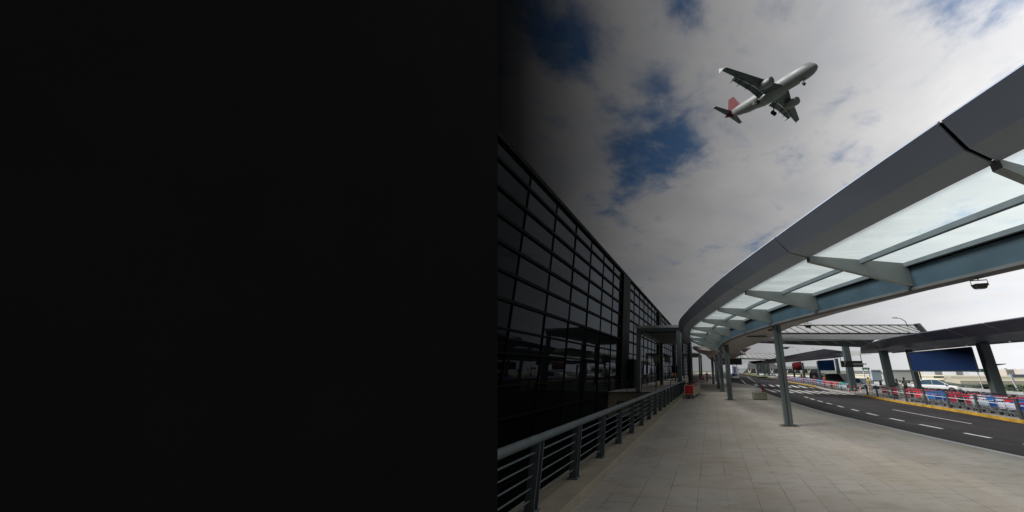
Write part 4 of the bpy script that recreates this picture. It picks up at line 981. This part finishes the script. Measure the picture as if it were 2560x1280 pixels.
def viaduct(pts, zt, hgt, label, wd=9):
    t = thing('viaduct', label, 'viaduct', (pts[0].x, pts[0].y, -8))
    mb = MB()
    for a, b in zip(pts, pts[1:]):
        d = (b - a).normalized(); s = Vector((-d.y, d.x, 0)) * wd
        mb.hexa([a - Z * hgt * .55 + s * .08, b - Z * hgt * .55 + s * .08, b - Z * hgt + s, a - Z * hgt + s, a, b, b + s, a + s])
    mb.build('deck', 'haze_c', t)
    mb = MB()
    for a, b in zip(pts, pts[1:]):
        d = (b - a).normalized(); s = Vector((-d.y, d.x, 0))
        mb.hexa([a - Z * hgt * .2 - s * .15, b - Z * hgt * .2 - s * .15, b - Z * hgt * .2, a - Z * hgt * .2, a + Z * .5 - s * .15, b + Z * .5 - s * .15, b + Z * .5, a + Z * .5])
    mb.build('edge_barrier', mat('viaduct_barrier', (.66, .62, .50), .9), t)
    for a, b in zip(pts, pts[1:]):
        n_ = max(1, int((b - a).length / 32))
        for i in range(n_):
            p = a.lerp(b, (i + .5) / n_); d = (b - a).normalized(); s = Vector((-d.y, d.x, 0)) * wd * .5
            MB().box((p.x + s.x, p.y + s.y, (p.z - hgt * .8 - 8) / 2), (2.2, 2.2, p.z - hgt * .8 + 8)).build('pier', 'haze_g', t)
viaduct([g(2800, 951.5, -1.6), g(2560, 950.5, -1.6), g(2360, 949.5, -1.6), g(2150, 944, -1.6), g(1960, 939, -1.6)], 0, 1.2, 'nearer cream concrete viaduct beyond the parapet')
viaduct([g(2800, 942, -1.6), g(2560, 941, -1.6), g(2360, 939.8, -1.6), g(2150, 937, -1.6), g(1990, 933, -1.6)], 0, 1.8, 'farther cream concrete viaduct just below the skyline', 12)
def crown(c, r, n, parent, name='crown'):
    mb = MB()
    clumps = [(Vector((random.uniform(-1, 1) * r * .6, random.uniform(-1, 1) * r * .6, random.uniform(-.4, .6) * r)), random.uniform(.35, .6) * r) for _ in range(7)]
    for i in range(n):
        cc, cr_ = random.choice(clumps); v = Vector((random.gauss(0, 1), random.gauss(0, 1), random.gauss(0, 1))).normalized() * cr_ * random.uniform(.6, 1.05)
        p = Vector(c) + cc + v; a = Vector((random.uniform(-1, 1), random.uniform(-1, 1), random.uniform(-1, 1))).normalized() * r * .10; b = v.normalized().cross(a).normalized() * r * .09
        mb.face([p - a, p + b, p + a, p - b])
    return mb.build(name, 'leaf', parent)
tp = None
for i in range(60):
    y = random.uniform(60, 135); px = 2200 + i * 7.5 + random.uniform(-10, 10); x = (px - CX) / F * (y * cT - 7 * sT)
    if tp is None or i < 4:
        tp = thing('tree', 'low leafy green tree below the parapet', 'tree', (x, y, -8), 0, 'trees below the parapet')
        MB().tube([(0, 0, 0), (.1, 0, 1.5), (0, .1, 3)], [.18, .14, .1], 8).build('trunk', 'bark', tp, world=False)
        o = crown((0, 0, 3.8), 2.2, 420, None); o.parent = tp
        protos_t = (protos_t + [tp]) if i else [tp]
    else:
        o = copy_tree(random.choice(protos_t)); o.location = (x, y, -8); o.rotation_euler = (0, 0, random.uniform(0, 6)); s = random.uniform(.72, 1.02); o.scale = (s * 1.2, s * 1.2, s)
# hoarding
for (x0, x1, m, lb) in ((2177, 2207, mat('grey_blue_hoarding', (.42, .52, .60), .7, var=.05), 'grey blue blank hoarding beside the second island column'), (2207, 2283, mat('white_hoarding', (.88, .88, .86), .7, var=.04), 'wide blank white hoarding between the island columns')):
    a = dd(x0, 926, 62); b = dd(x1, 951, 62); t = thing('hoarding', lb, 'hoarding', ((a.x + b.x) / 2, 62, -8))
    MB().hexa([(a.x, 62, b.z), (b.x, 62, b.z), (b.x, 62.3, b.z), (a.x, 62.3, b.z), (a.x, 62, a.z), (b.x, 62, a.z), (b.x, 62.3, a.z), (a.x, 62.3, a.z)]).build('panel', m, t)
    MB().box(((a.x + b.x) / 2, 62.1, a.z + .06), (b.x - a.x, .4, .1)).build('top_trim', 'haze_g', t)
    MB().box(((a.x + b.x) / 2, 62.1, b.z - .1), (b.x - a.x - .02, .3, .18)).build('bottom_trim', 'steel_dark', t)
    for q in (.1, .9): MB().box((lerp(a.x, b.x, q), 62.5, (b.z - 8) / 2), (.3, .3, b.z + 8)).build('post', 'steel_dark', t)
# green road signs
for (x0, y0, x1, y1, Y, lb) in ((2155, 919, 2174, 924, 120, 'green road sign left of the grey blue hoarding'), (2436, 922, 2482, 930, 120, 'green road sign behind the right island column')):
    a = dd(x0, y0, Y); b = dd(x1, y1, Y); t = thing('road_sign', lb, 'road sign', (a.x, Y, -8))
    MB().box(((a.x + b.x) / 2, Y, (a.z + b.z) / 2), (b.x - a.x, .2, a.z - b.z)).build('panel', 'green', t)
    b_ = MB(); [b_.box((lerp(a.x, b.x, q), Y - .12, (a.z + b.z) / 2), ((b.x - a.x) * .12, .03, (a.z - b.z) * .45)) for q in (.25, .65)]; b_.build('lettering', 'haze_w', t)
    for q in (.15, .85): MB().bar((lerp(a.x, b.x, q), Y + .15, -8), (lerp(a.x, b.x, q), Y + .15, a.z), .25, .25).build('post', 'haze_g', t)
# hazy skyline
random.seed(11)
sky_l = [('hazy_w', 'pale distant block on the skyline'), ]
px = 2290; i = 0
names = ['low', 'squat', 'broad', 'narrow']
while px < 2640:
    w = random.uniform(9, 26); top = random.uniform(923, 931); Y = random.uniform(420, 600)
    a = dd(px, top, Y); b = dd(px + w, 936, Y)
    t = thing('building', 'pale hazy low building on the skyline beyond the viaducts', 'building', ((a.x + b.x) / 2, Y, -8), 0, 'hazy skyline buildings')
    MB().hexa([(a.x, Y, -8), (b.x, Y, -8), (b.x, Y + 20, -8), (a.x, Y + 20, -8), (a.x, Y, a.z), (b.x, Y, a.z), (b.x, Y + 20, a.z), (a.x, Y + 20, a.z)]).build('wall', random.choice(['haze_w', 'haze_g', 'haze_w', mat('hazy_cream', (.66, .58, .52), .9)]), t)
    MB().box(((a.x + b.x) / 2, Y + 8, a.z + .8), ((b.x - a.x) * .35, 6, 1.6)).build('roof_block', 'haze_g', t)
    bb = MB()
    for r in range(3):
        z = a.z - 1.6 - r * 2.4
        if z > -4: bb.box(((a.x + b.x) / 2, Y - .1, z), ((b.x - a.x) * .86, .1, .8))
    if bb.v: bb.build('window', 'haze_d' if False else 'haze_g', t)
    px += w * random.uniform(.9, 1.25)
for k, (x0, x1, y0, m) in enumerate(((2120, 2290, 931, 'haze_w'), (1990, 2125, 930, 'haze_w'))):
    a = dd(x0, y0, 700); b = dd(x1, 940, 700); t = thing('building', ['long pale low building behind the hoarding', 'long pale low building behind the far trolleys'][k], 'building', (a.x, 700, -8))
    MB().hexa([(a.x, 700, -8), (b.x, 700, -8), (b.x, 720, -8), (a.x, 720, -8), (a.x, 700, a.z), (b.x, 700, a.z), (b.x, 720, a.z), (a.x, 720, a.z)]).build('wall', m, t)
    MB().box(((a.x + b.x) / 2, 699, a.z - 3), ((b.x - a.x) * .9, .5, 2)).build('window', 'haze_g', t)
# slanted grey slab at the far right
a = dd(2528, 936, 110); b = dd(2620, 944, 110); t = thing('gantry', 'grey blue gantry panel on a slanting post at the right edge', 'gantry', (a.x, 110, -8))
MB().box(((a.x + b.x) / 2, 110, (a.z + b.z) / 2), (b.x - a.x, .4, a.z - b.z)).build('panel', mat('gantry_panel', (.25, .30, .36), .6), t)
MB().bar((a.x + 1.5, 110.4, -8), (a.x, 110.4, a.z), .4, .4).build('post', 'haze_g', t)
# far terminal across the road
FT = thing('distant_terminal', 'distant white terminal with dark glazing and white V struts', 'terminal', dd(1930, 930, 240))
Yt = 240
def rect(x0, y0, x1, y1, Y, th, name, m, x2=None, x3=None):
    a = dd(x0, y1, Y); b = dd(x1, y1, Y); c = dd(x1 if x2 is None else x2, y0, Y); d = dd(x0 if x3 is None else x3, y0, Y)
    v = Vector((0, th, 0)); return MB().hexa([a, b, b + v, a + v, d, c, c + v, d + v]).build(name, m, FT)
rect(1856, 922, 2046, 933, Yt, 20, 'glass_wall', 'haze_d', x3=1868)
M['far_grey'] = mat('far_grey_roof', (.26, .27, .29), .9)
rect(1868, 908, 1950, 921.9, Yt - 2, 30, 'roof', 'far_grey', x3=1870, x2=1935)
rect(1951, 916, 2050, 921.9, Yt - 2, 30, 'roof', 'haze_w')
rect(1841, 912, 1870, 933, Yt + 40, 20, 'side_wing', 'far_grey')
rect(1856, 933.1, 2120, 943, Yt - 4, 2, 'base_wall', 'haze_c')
for i in range(9):
    x = 1874 + i * 18.5
    for s_ in (-1, 1): MB().bar(dd(x, 933, Yt - 1.5), dd(x + s_ * 4, 922, Yt - 1.5), .55, .55).build('strut', 'white', FT)
t = thing('booth', 'grey glazed booth with a blue panel beyond the far columns', 'booth', g(1842, 938, 0)); Yb = t.location.y
a = dd(1829, 913, Yb); b = dd(1847, 937, Yb)
MB().hexa([(a.x, Yb, 0), (b.x, Yb, 0), (b.x, Yb + 4, 0), (a.x, Yb + 4, 0), (a.x, Yb, a.z), (b.x, Yb, a.z - .8), (b.x, Yb + 4, a.z - .8), (a.x, Yb + 4, a.z)]).build('cabin', 'haze_g', t)
MB().box(((a.x + b.x) / 2 - .3, Yb - .05, a.z * .5), ((b.x - a.x) * .3, .06, a.z * .7)).build('blue_panel', mat('dull_blue', (.10, .11, .26), .6), t)
b_ = MB(); b_.face([g(1850, 934, -.15), g(1898, 942, -.15), g(1925, 941, -.15), g(1862, 931, -.15)]); struct(b_.build('grass_verge', 'grass'))
# street lamp behind the road canopy
def lamp(px, py, ph, Y, label, arm=-1.8, pm='steel_dark'):
    b = dd(px, py, Y); t = thing('street_lamp', label, 'street lamp', (b.x, Y, -8)); top = dd(px, ph, Y).z
    MB().tube([(b.x, Y, -8), (b.x, Y, b.z), (b.x - .15, Y, lerp(b.z, top, .5)), (b.x + arm * .45, Y, lerp(b.z, top, .88)), (b.x + arm * .8, Y, top)], [.12, .09, .07, .06, .05], 8).build('pole', pm, t, smooth=True)
    MB().hexa([(b.x + arm * 1.35, Y - .12, top - .02), (b.x + arm * .8, Y - .12, top - .08), (b.x + arm * .8, Y + .12, top - .08), (b.x + arm * 1.35, Y + .12, top - .02), (b.x + arm * 1.35, Y - .1, top + .08), (b.x + arm * .8, Y - .1, top + .08), (b.x + arm * .8, Y + .1, top + .08), (b.x + arm * 1.35, Y + .1, top + .08)]).build('lamp_head', 'signblack', t, bevel=.02)
lamp(2267, 811, 795, 60, 'curved arm street lamp rising behind the road canopy')
for px, y0, y1, Y, lb in ((2300, 930, 918, 150, 'thin pale lamp pole seen below the navy banner'), (2048, 880, 872, 150, 'thin lamp pole left of the number 7 sign'), (1998, 885, 868, 150, 'thin lamp pole over the farther island roof')):
    lamp(px, y0, y1, Y, lb, -2.5, 'haze_w' if px == 2300 else 'haze_g')

# ------------------------------------------------------------------ aircraft
AP = thing('airliner', 'white twin engined airliner with red tail fin flying low with wheels down', 'airliner', (35.2523, 73.2828, 79.7102))
AP.rotation_euler = (-0.0262291, 0.2048138, -0.9921488)
FS, LS = .768, 1.058
def q_(f, l, u): return (f * (FS if f > 0 else 1), l * (LS if l > 0 else 1), u)
fus = [(18.8, .05, -.55), (18.5, .55, -.50), (17.8, 1.05, -.38), (16.6, 1.55, -.2), (15, 1.86, -.06), (13, 1.98, 0), (8, 1.98, 0), (0, 1.98, 0), (-6, 1.98, 0), (-9, 1.85, .12), (-12, 1.5, .42), (-14.5, 1.12, .72)]
tailc = [(-14.5, 1.12, .72), (-16.5, .78, .95), (-18, .42, 1.1), (-18.8, .15, 1.18)]
def fring(s): 
    return [[q_(f, r * math.cos(t), c + r * math.sin(t) * 1.03) for t in [2 * math.pi * k / 24 for k in range(24)]] for f, r, c in s]
fo = MB().loft(fring(fus)).build('fuselage', 'plane_white', AP, smooth=True, world=False)
MB().loft(fring(tailc)).build('tail_cone', 'plane_red', AP, smooth=True, world=False)
MB().loft([[q_(f, r * 1.25 * math.cos(t), -1.35 + r * .75 * math.sin(t)) for t in [2 * math.pi * k / 16 for k in range(16)]] for f, r in ((6.5, .3), (5.5, 1.2), (3, 1.55), (-3, 1.55), (-5.5, 1.1), (-7, .3))]).build('belly_fairing', 'plane_white', AP, smooth=True, world=False)
def wing(sec, name, m):
    rings = []
    for (f0, f1, l, u, th) in sec:      # leading, trailing, span, height, thickness
        c = f0 - f1; rings.append([q_(f0, l, u), q_(f0 - c * .15, l, u + th * .55), q_(f0 - c * .45, l, u + th * .6), q_(f1, l, u + .02), q_(f0 - c * .5, l, u - th * .35), q_(f0 - c * .15, l, u - th * .4)])
    return MB().loft(rings).build(name, m, AP, world=False)
for sg in (-1, 1):
    w = wing([(6.9, -.6, sg * 1.0, -1.35, .9), (3.3, -.8, sg * 6.2, -.85, .55), (-2.3, -3.8, sg * 16.6, .35, .2)], 'wing', 'plane_grey')
    # slats and flaps with bright gaps
    MB().loft([[q_(3.75, sg * 6.2, -1.0), q_(3.45, sg * 6.2, -1.0), q_(3.45, sg * 6.2, -.85), q_(3.75, sg * 6.2, -.9)], [q_(-2.0, sg * 16.4, .25), q_(-2.25, sg * 16.4, .25), q_(-2.25, sg * 16.4, .38), q_(-2.0, sg * 16.4, .35)]]).build('slat', 'plane_grey', w, world=False)
    MB().loft([[q_(-.62, sg * 2.2, -1.42), q_(-2.35, sg * 2.2, -2.0), q_(-2.3, sg * 2.2, -1.85), q_(-.62, sg * 2.2, -1.25)], [q_(-.95, sg * 6.2, -1.0), q_(-2.4, sg * 6.2, -1.45), q_(-2.35, sg * 6.2, -1.32), q_(-.95, sg * 6.2, -.85)], [q_(-2.75, sg * 12.6, -.2), q_(-3.7, sg * 12.6, -.5), q_(-3.65, sg * 12.6, -.4), q_(-2.75, sg * 12.6, -.08)]]).build('flap', 'plane_grey', w, world=False)
    MB().loft([[q_(-.55, sg * 2.2, -1.40), q_(-.66, sg * 2.2, -1.40), q_(-.66, sg * 2.2, -1.36), q_(-.55, sg * 2.2, -1.36)], [q_(-.80, sg * 6.2, -.95), q_(-.93, sg * 6.2, -.95), q_(-.93, sg * 6.2, -.9), q_(-.8, sg * 6.2, -.9)], [q_(-2.62, sg * 12.6, -.12), q_(-2.74, sg * 12.6, -.12), q_(-2.74, sg * 12.6, -.08), q_(-2.62, sg * 12.6, -.08)]]).build('flap_gap', 'brightmetal', w, world=False)
    for l_, f_ in ((3.6, -1.0), (7.6, -1.6), (10.2, -2.4), (12.4, -3.0)):
        MB().tube([q_(f_ + 1.6, sg * l_, -1.0 + l_ * .05), q_(f_, sg * l_, -1.5 + l_ * .06), q_(f_ - 1.5, sg * l_, -2.1 + l_ * .08)], [.06, .2, .04], 8).build('flap_track', 'plane_grey', w, world=False)
    MB().hexa([q_(-2.7, sg * 16.6, .2), q_(-4.3, sg * 16.7, -.4), q_(-4.3, sg * 16.76, -.4), q_(-2.7, sg * 16.68, .2), q_(-3.1, sg * 16.7, .5), q_(-4.5, sg * 16.9, 1.1), q_(-4.5, sg * 16.96, 1.1), q_(-3.1, sg * 16.78, .5)]).build('wing_tip_fence', 'plane_grey', w, world=False)
    e = [(6.6, .95), (6.2, 1.14), (5.0, 1.2), (3.2, 1.12), (1.6, .85), (.6, .5)]
    ln = sg * 5.75
    ring = [[q_(f, (abs(ln) + r * math.cos(t)) * sg, -2.15 + r * math.sin(t)) for t in [2 * math.pi * k / 20 for k in range(20)]] for f, r in e]
    en = MB().loft(ring).build('engine', 'plane_white', AP, smooth=True, world=False)
    MB().loft([[q_(f, (abs(ln) + r * math.cos(t)) * sg, -2.15 + r * math.sin(t)) for t in [2 * math.pi * k / 20 for k in range(20)]] for f, r in ((6.64, .84), (6.66, .84))]).build('intake', 'plane_dark', en, world=False)
    MB().hexa([q_(4.6, ln - .12, -1.3), q_(.9, ln - .12, -1.5), q_(.9, ln + .12, -1.5), q_(4.6, ln + .12, -1.3), q_(4.0, ln - .12, -.6), q_(.4, ln - .12, -.8), q_(.4, ln + .12, -.8), q_(4.0, ln + .12, -.6)]).build('pylon', 'plane_white', en, world=False)
    wing([(-14.6, -17.6, sg * .6, 1.0, .35), (-17.0, -18.4, sg * 6.2, 1.45, .12)], 'tailplane', 'plane_grey')
    ms = MB(); ms.tube([q_(-1.6, sg * 3.6, -1.5), q_(-1.6, sg * 3.75, -4.0)], .16, 8); ms.tube([q_(-.4, sg * 2.6, -1.6), q_(-1.6, sg * 3.7, -3.2)], .08, 6)
    gr = ms.build('main_gear', 'plane_dark', AP, world=False)
    for dl in (-.46, .46): MB().tube([q_(-1.6, sg * 3.75 + dl - .2, -4.1), q_(-1.6, sg * 3.75 + dl + .2, -4.1)], .62, 16).build('wheel', 'rubber', gr, world=False)
MB().hexa([q_(-11.6, -.1, 1.95), q_(-17.4, -.08, 1.5), q_(-17.4, .08, 1.5), q_(-11.6, .1, 1.95), q_(-15.6, -.05, 7.4), q_(-17.9, -.05, 7.4), q_(-17.9, .05, 7.4), q_(-15.6, .05, 7.4)]).build('tail_fin', 'plane_red', AP, world=False)
gr = MB().tube([q_(13.8, 0, -1.8), q_(14.0, 0, -3.5)], .11, 8).build('nose_gear', 'plane_dark', AP, world=False)
for dl in (-.26, .26): MB().tube([q_(14, dl - .1, -3.6), q_(14, dl + .1, -3.6)], .40, 14).build('wheel', 'rubber', gr, world=False)
MB().box(q_(13.2, 0, -2.6), (.9, .05, 1.0)).build('gear_door', 'plane_white', gr, world=False)
cw = MB(); cw.face([q_(17.0, -.9, .85), q_(17.0, .9, .85), q_(16.2, .8, 1.45), q_(16.2, -.8, 1.45)]); cw.build('windscreen', 'carglass', AP, world=False)

# ------------------------------------------------------------------ light
SUN_EL, SUN_AZ = R(44.5), R(-100)           # azimuth from +Y towards +X
sd = Vector((math.sin(SUN_AZ) * math.cos(SUN_EL), math.cos(SUN_AZ) * math.cos(SUN_EL), math.sin(SUN_EL)))
sl = bpy.data.lights.new('sun', 'SUN'); sl.energy = 4.9; sl.angle = R(26); sl.color = (1, .98, .955)
so = bpy.data.objects.new('sun', sl); col.objects.link(so); so.rotation_euler = (-sd).to_track_quat('-Z', 'Y').to_euler(); so.location = sd * 100

w = bpy.data.worlds.new('World'); scene.world = w; w.use_nodes = True; nt = w.node_tree; n = nt.nodes; l = nt.links; n.clear()
out = n.new('ShaderNodeOutputWorld'); bg = n.new('ShaderNodeBackground'); bg.inputs['Strength'].default_value = .1; l.new(bg.outputs[0], out.inputs[0])
sk = n.new('ShaderNodeTexSky'); sk.sky_type = 'NISHITA'; sk.sun_disc = False; sk.sun_elevation = SUN_EL; sk.sun_rotation = SUN_AZ; sk.altitude = 0; sk.air_density = 1.0; sk.dust_density = .6; sk.ozone_density = 2
tc = n.new('ShaderNodeTexCoord'); D = tc.outputs['Generated']
def math_(op, a, b=None, c=None, clamp=False):
    x = n.new('ShaderNodeMath'); x.operation = op; x.use_clamp = clamp
    for i, v in enumerate((a, b, c)):
        if v is None: continue
        if isinstance(v, (int, float)): x.inputs[i].default_value = v
        else: l.new(v, x.inputs[i])
    return x.outputs[0]
def dot_(v):
    x = n.new('ShaderNodeVectorMath'); x.operation = 'DOT_PRODUCT'; l.new(D, x.inputs[0]); x.inputs[1].default_value = v; return x.outputs['Value']
sep = n.new('ShaderNodeSeparateXYZ'); l.new(D, sep.inputs[0])
zz = math_('ADD', math_('MAXIMUM', sep.outputs[2], 0), .12)
cmb = n.new('ShaderNodeCombineXYZ'); l.new(math_('DIVIDE', sep.outputs[0], zz), cmb.inputs[0]); l.new(math_('DIVIDE', sep.outputs[1], zz), cmb.inputs[1])
def noise(scale, detail, rough, off=(0, 0, 0), dist=0, sc=(1, 1, 1)):
    mp = n.new('ShaderNodeMapping'); mp.inputs['Location'].default_value = off; mp.inputs['Scale'].default_value = sc; l.new(cmb.outputs[0], mp.inputs[0])
    x = n.new('ShaderNodeTexNoise'); x.inputs['Scale'].default_value = scale; x.inputs['Detail'].default_value = detail; x.inputs['Roughness'].default_value = rough; x.inputs['Distortion'].default_value = dist
    l.new(mp.outputs[0], x.inputs['Vector']); return x.outputs[0]
nA = noise(2.6, 9, .60, (3, 1, 0), .35); nB = noise(1.3, 4, .5, (7, 4, 0)); nC = noise(7, 6, .6, (1, 2, 0), .3)
# clear gaps between the clouds, each about a direction in the sky
gaps = [((1640, 350), .15, 1.0), ((1560, 400), .10, .7), ((1720, 370), .08, .6), ((1520, 330), .08, .5), ((1600, 225), .07, .75), ((1650, 200), .05, .5), ((1690, 10), .09, 1.0), ((1320, 40), .14, .9), ((1400, 60), .10, .7), ((2340, 25), .11, .52), ((2540, 110), .07, .50), ((2430, 60), .07, .35), ((1470, 140), .06, .5), ((1560, 470), .06, .45), ((2080, 460), .08, .25), ((2050, 60), .07, .3)]
tot = None
for (px, py), rad, wt in gaps:
    v = Vector(ray(px, py)).normalized(); c = dot_(v)
    e = math_('MULTIPLY', math_('SUBTRACT', 1.0, c), -1.0 / (rad * rad * .5)); e = math_('POWER', 2.71828, e); e = math_('MULTIPLY', e, wt)
    tot = e if tot is None else math_('ADD', tot, e)
# noise breaks the gap edges
gp = math_('ADD', math_('MULTIPLY', tot, .60), math_('MULTIPLY', math_('SUBTRACT', nA, .5), 2.6)); gp = math_('ADD', gp, math_('MULTIPLY', math_('SUBTRACT', nC, .5), 1.6))
gm = n.new('ShaderNodeMapRange'); gm.interpolation_type = 'SMOOTHSTEP'; gm.inputs[1].default_value = .08; gm.inputs[2].default_value = 1.10; gm.inputs[4].default_value = .95; l.new(gp, gm.inputs[0]); gapf = gm.outputs[0]
# cloud body: grey to white
cr_ = n.new('ShaderNodeValToRGB'); cr_.color_ramp.elements[0].position = .30; cr_.color_ramp.elements[0].color = (5.5, 5.65, 6.05, 1); cr_.color_ramp.elements[1].position = .68; cr_.color_ramp.elements[1].color = (8.7, 8.55, 8.45, 1)
l.new(math_('ADD', math_('MULTIPLY', nB, .55), math_('MULTIPLY', nA, .45)), cr_.inputs[0])
skc = n.new('ShaderNodeVectorMath'); skc.operation = 'MULTIPLY'; skc.inputs[1].default_value = (.70, 1.15, 1.42); l.new(sk.outputs[0], skc.inputs[0])
mx = n.new('ShaderNodeMix'); mx.data_type = 'RGBA'; l.new(gapf, mx.inputs[0]); l.new(cr_.outputs[0], mx.inputs[6]); l.new(skc.outputs[0], mx.inputs[7])
# added dark fade put into the sky colour on the left, brightest to the right: angle about a tilted axis
ang = math_('ARCTAN2', dot_((1, 0, 0)), dot_((0, cT, sT)))       # radians, negative to the left
rp_ = n.new('ShaderNodeValToRGB'); e = rp_.color_ramp; e.interpolation = 'B_SPLINE'
mrr = n.new('ShaderNodeMapRange'); mrr.inputs[1].default_value = -math.pi; mrr.inputs[2].default_value = math.pi; l.new(ang, mrr.inputs[0]); l.new(mrr.outputs[0], rp_.inputs[0])
def pa(px): return (math.atan((px - CX) / F) + math.pi) / (2 * math.pi)
stops = [(0, .06), (.2, .04), (.33, .005), (pa(1245), .004), (pa(1300), .010), (pa(1400), .047), (pa(1500), .108), (pa(1600), .185), (pa(1700), .265), (pa(1800), .36), (pa(1900), .455), (pa(2000), .57), (pa(2150), .78), (pa(2350), 1.05), (pa(2560), 1.25), (.70, 1.0), (.80, .30), (1, .06)]
e.interpolation = 'LINEAR'
while len(e.elements) < len(stops): e.elements.new(.5)
for k, (p_, v_) in enumerate(stops): e.elements[k].position = p_; e.elements[k].color = (v_, v_, v_, 1)
fin = n.new('ShaderNodeVectorMath'); fin.operation = 'MULTIPLY'; hz = n.new('ShaderNodeMapRange'); hz.interpolation_type = 'SMOOTHSTEP'; hz.inputs[1].default_value = .02; hz.inputs[2].default_value = .42; hz.inputs[3].default_value = .85; hz.inputs[4].default_value = 0; l.new(sep.outputs[2], hz.inputs[0])
mh = n.new('ShaderNodeMix'); mh.data_type = 'RGBA'; l.new(hz.outputs[0], mh.inputs[0]); l.new(mx.outputs[2], mh.inputs[6]); mh.inputs[7].default_value = (7.6, 7.7, 7.9, 1)
l.new(mh.outputs[2], fin.inputs[0]); l.new(rp_.outputs[0], fin.inputs[1]); l.new(fin.outputs[0], bg.inputs['Color'])
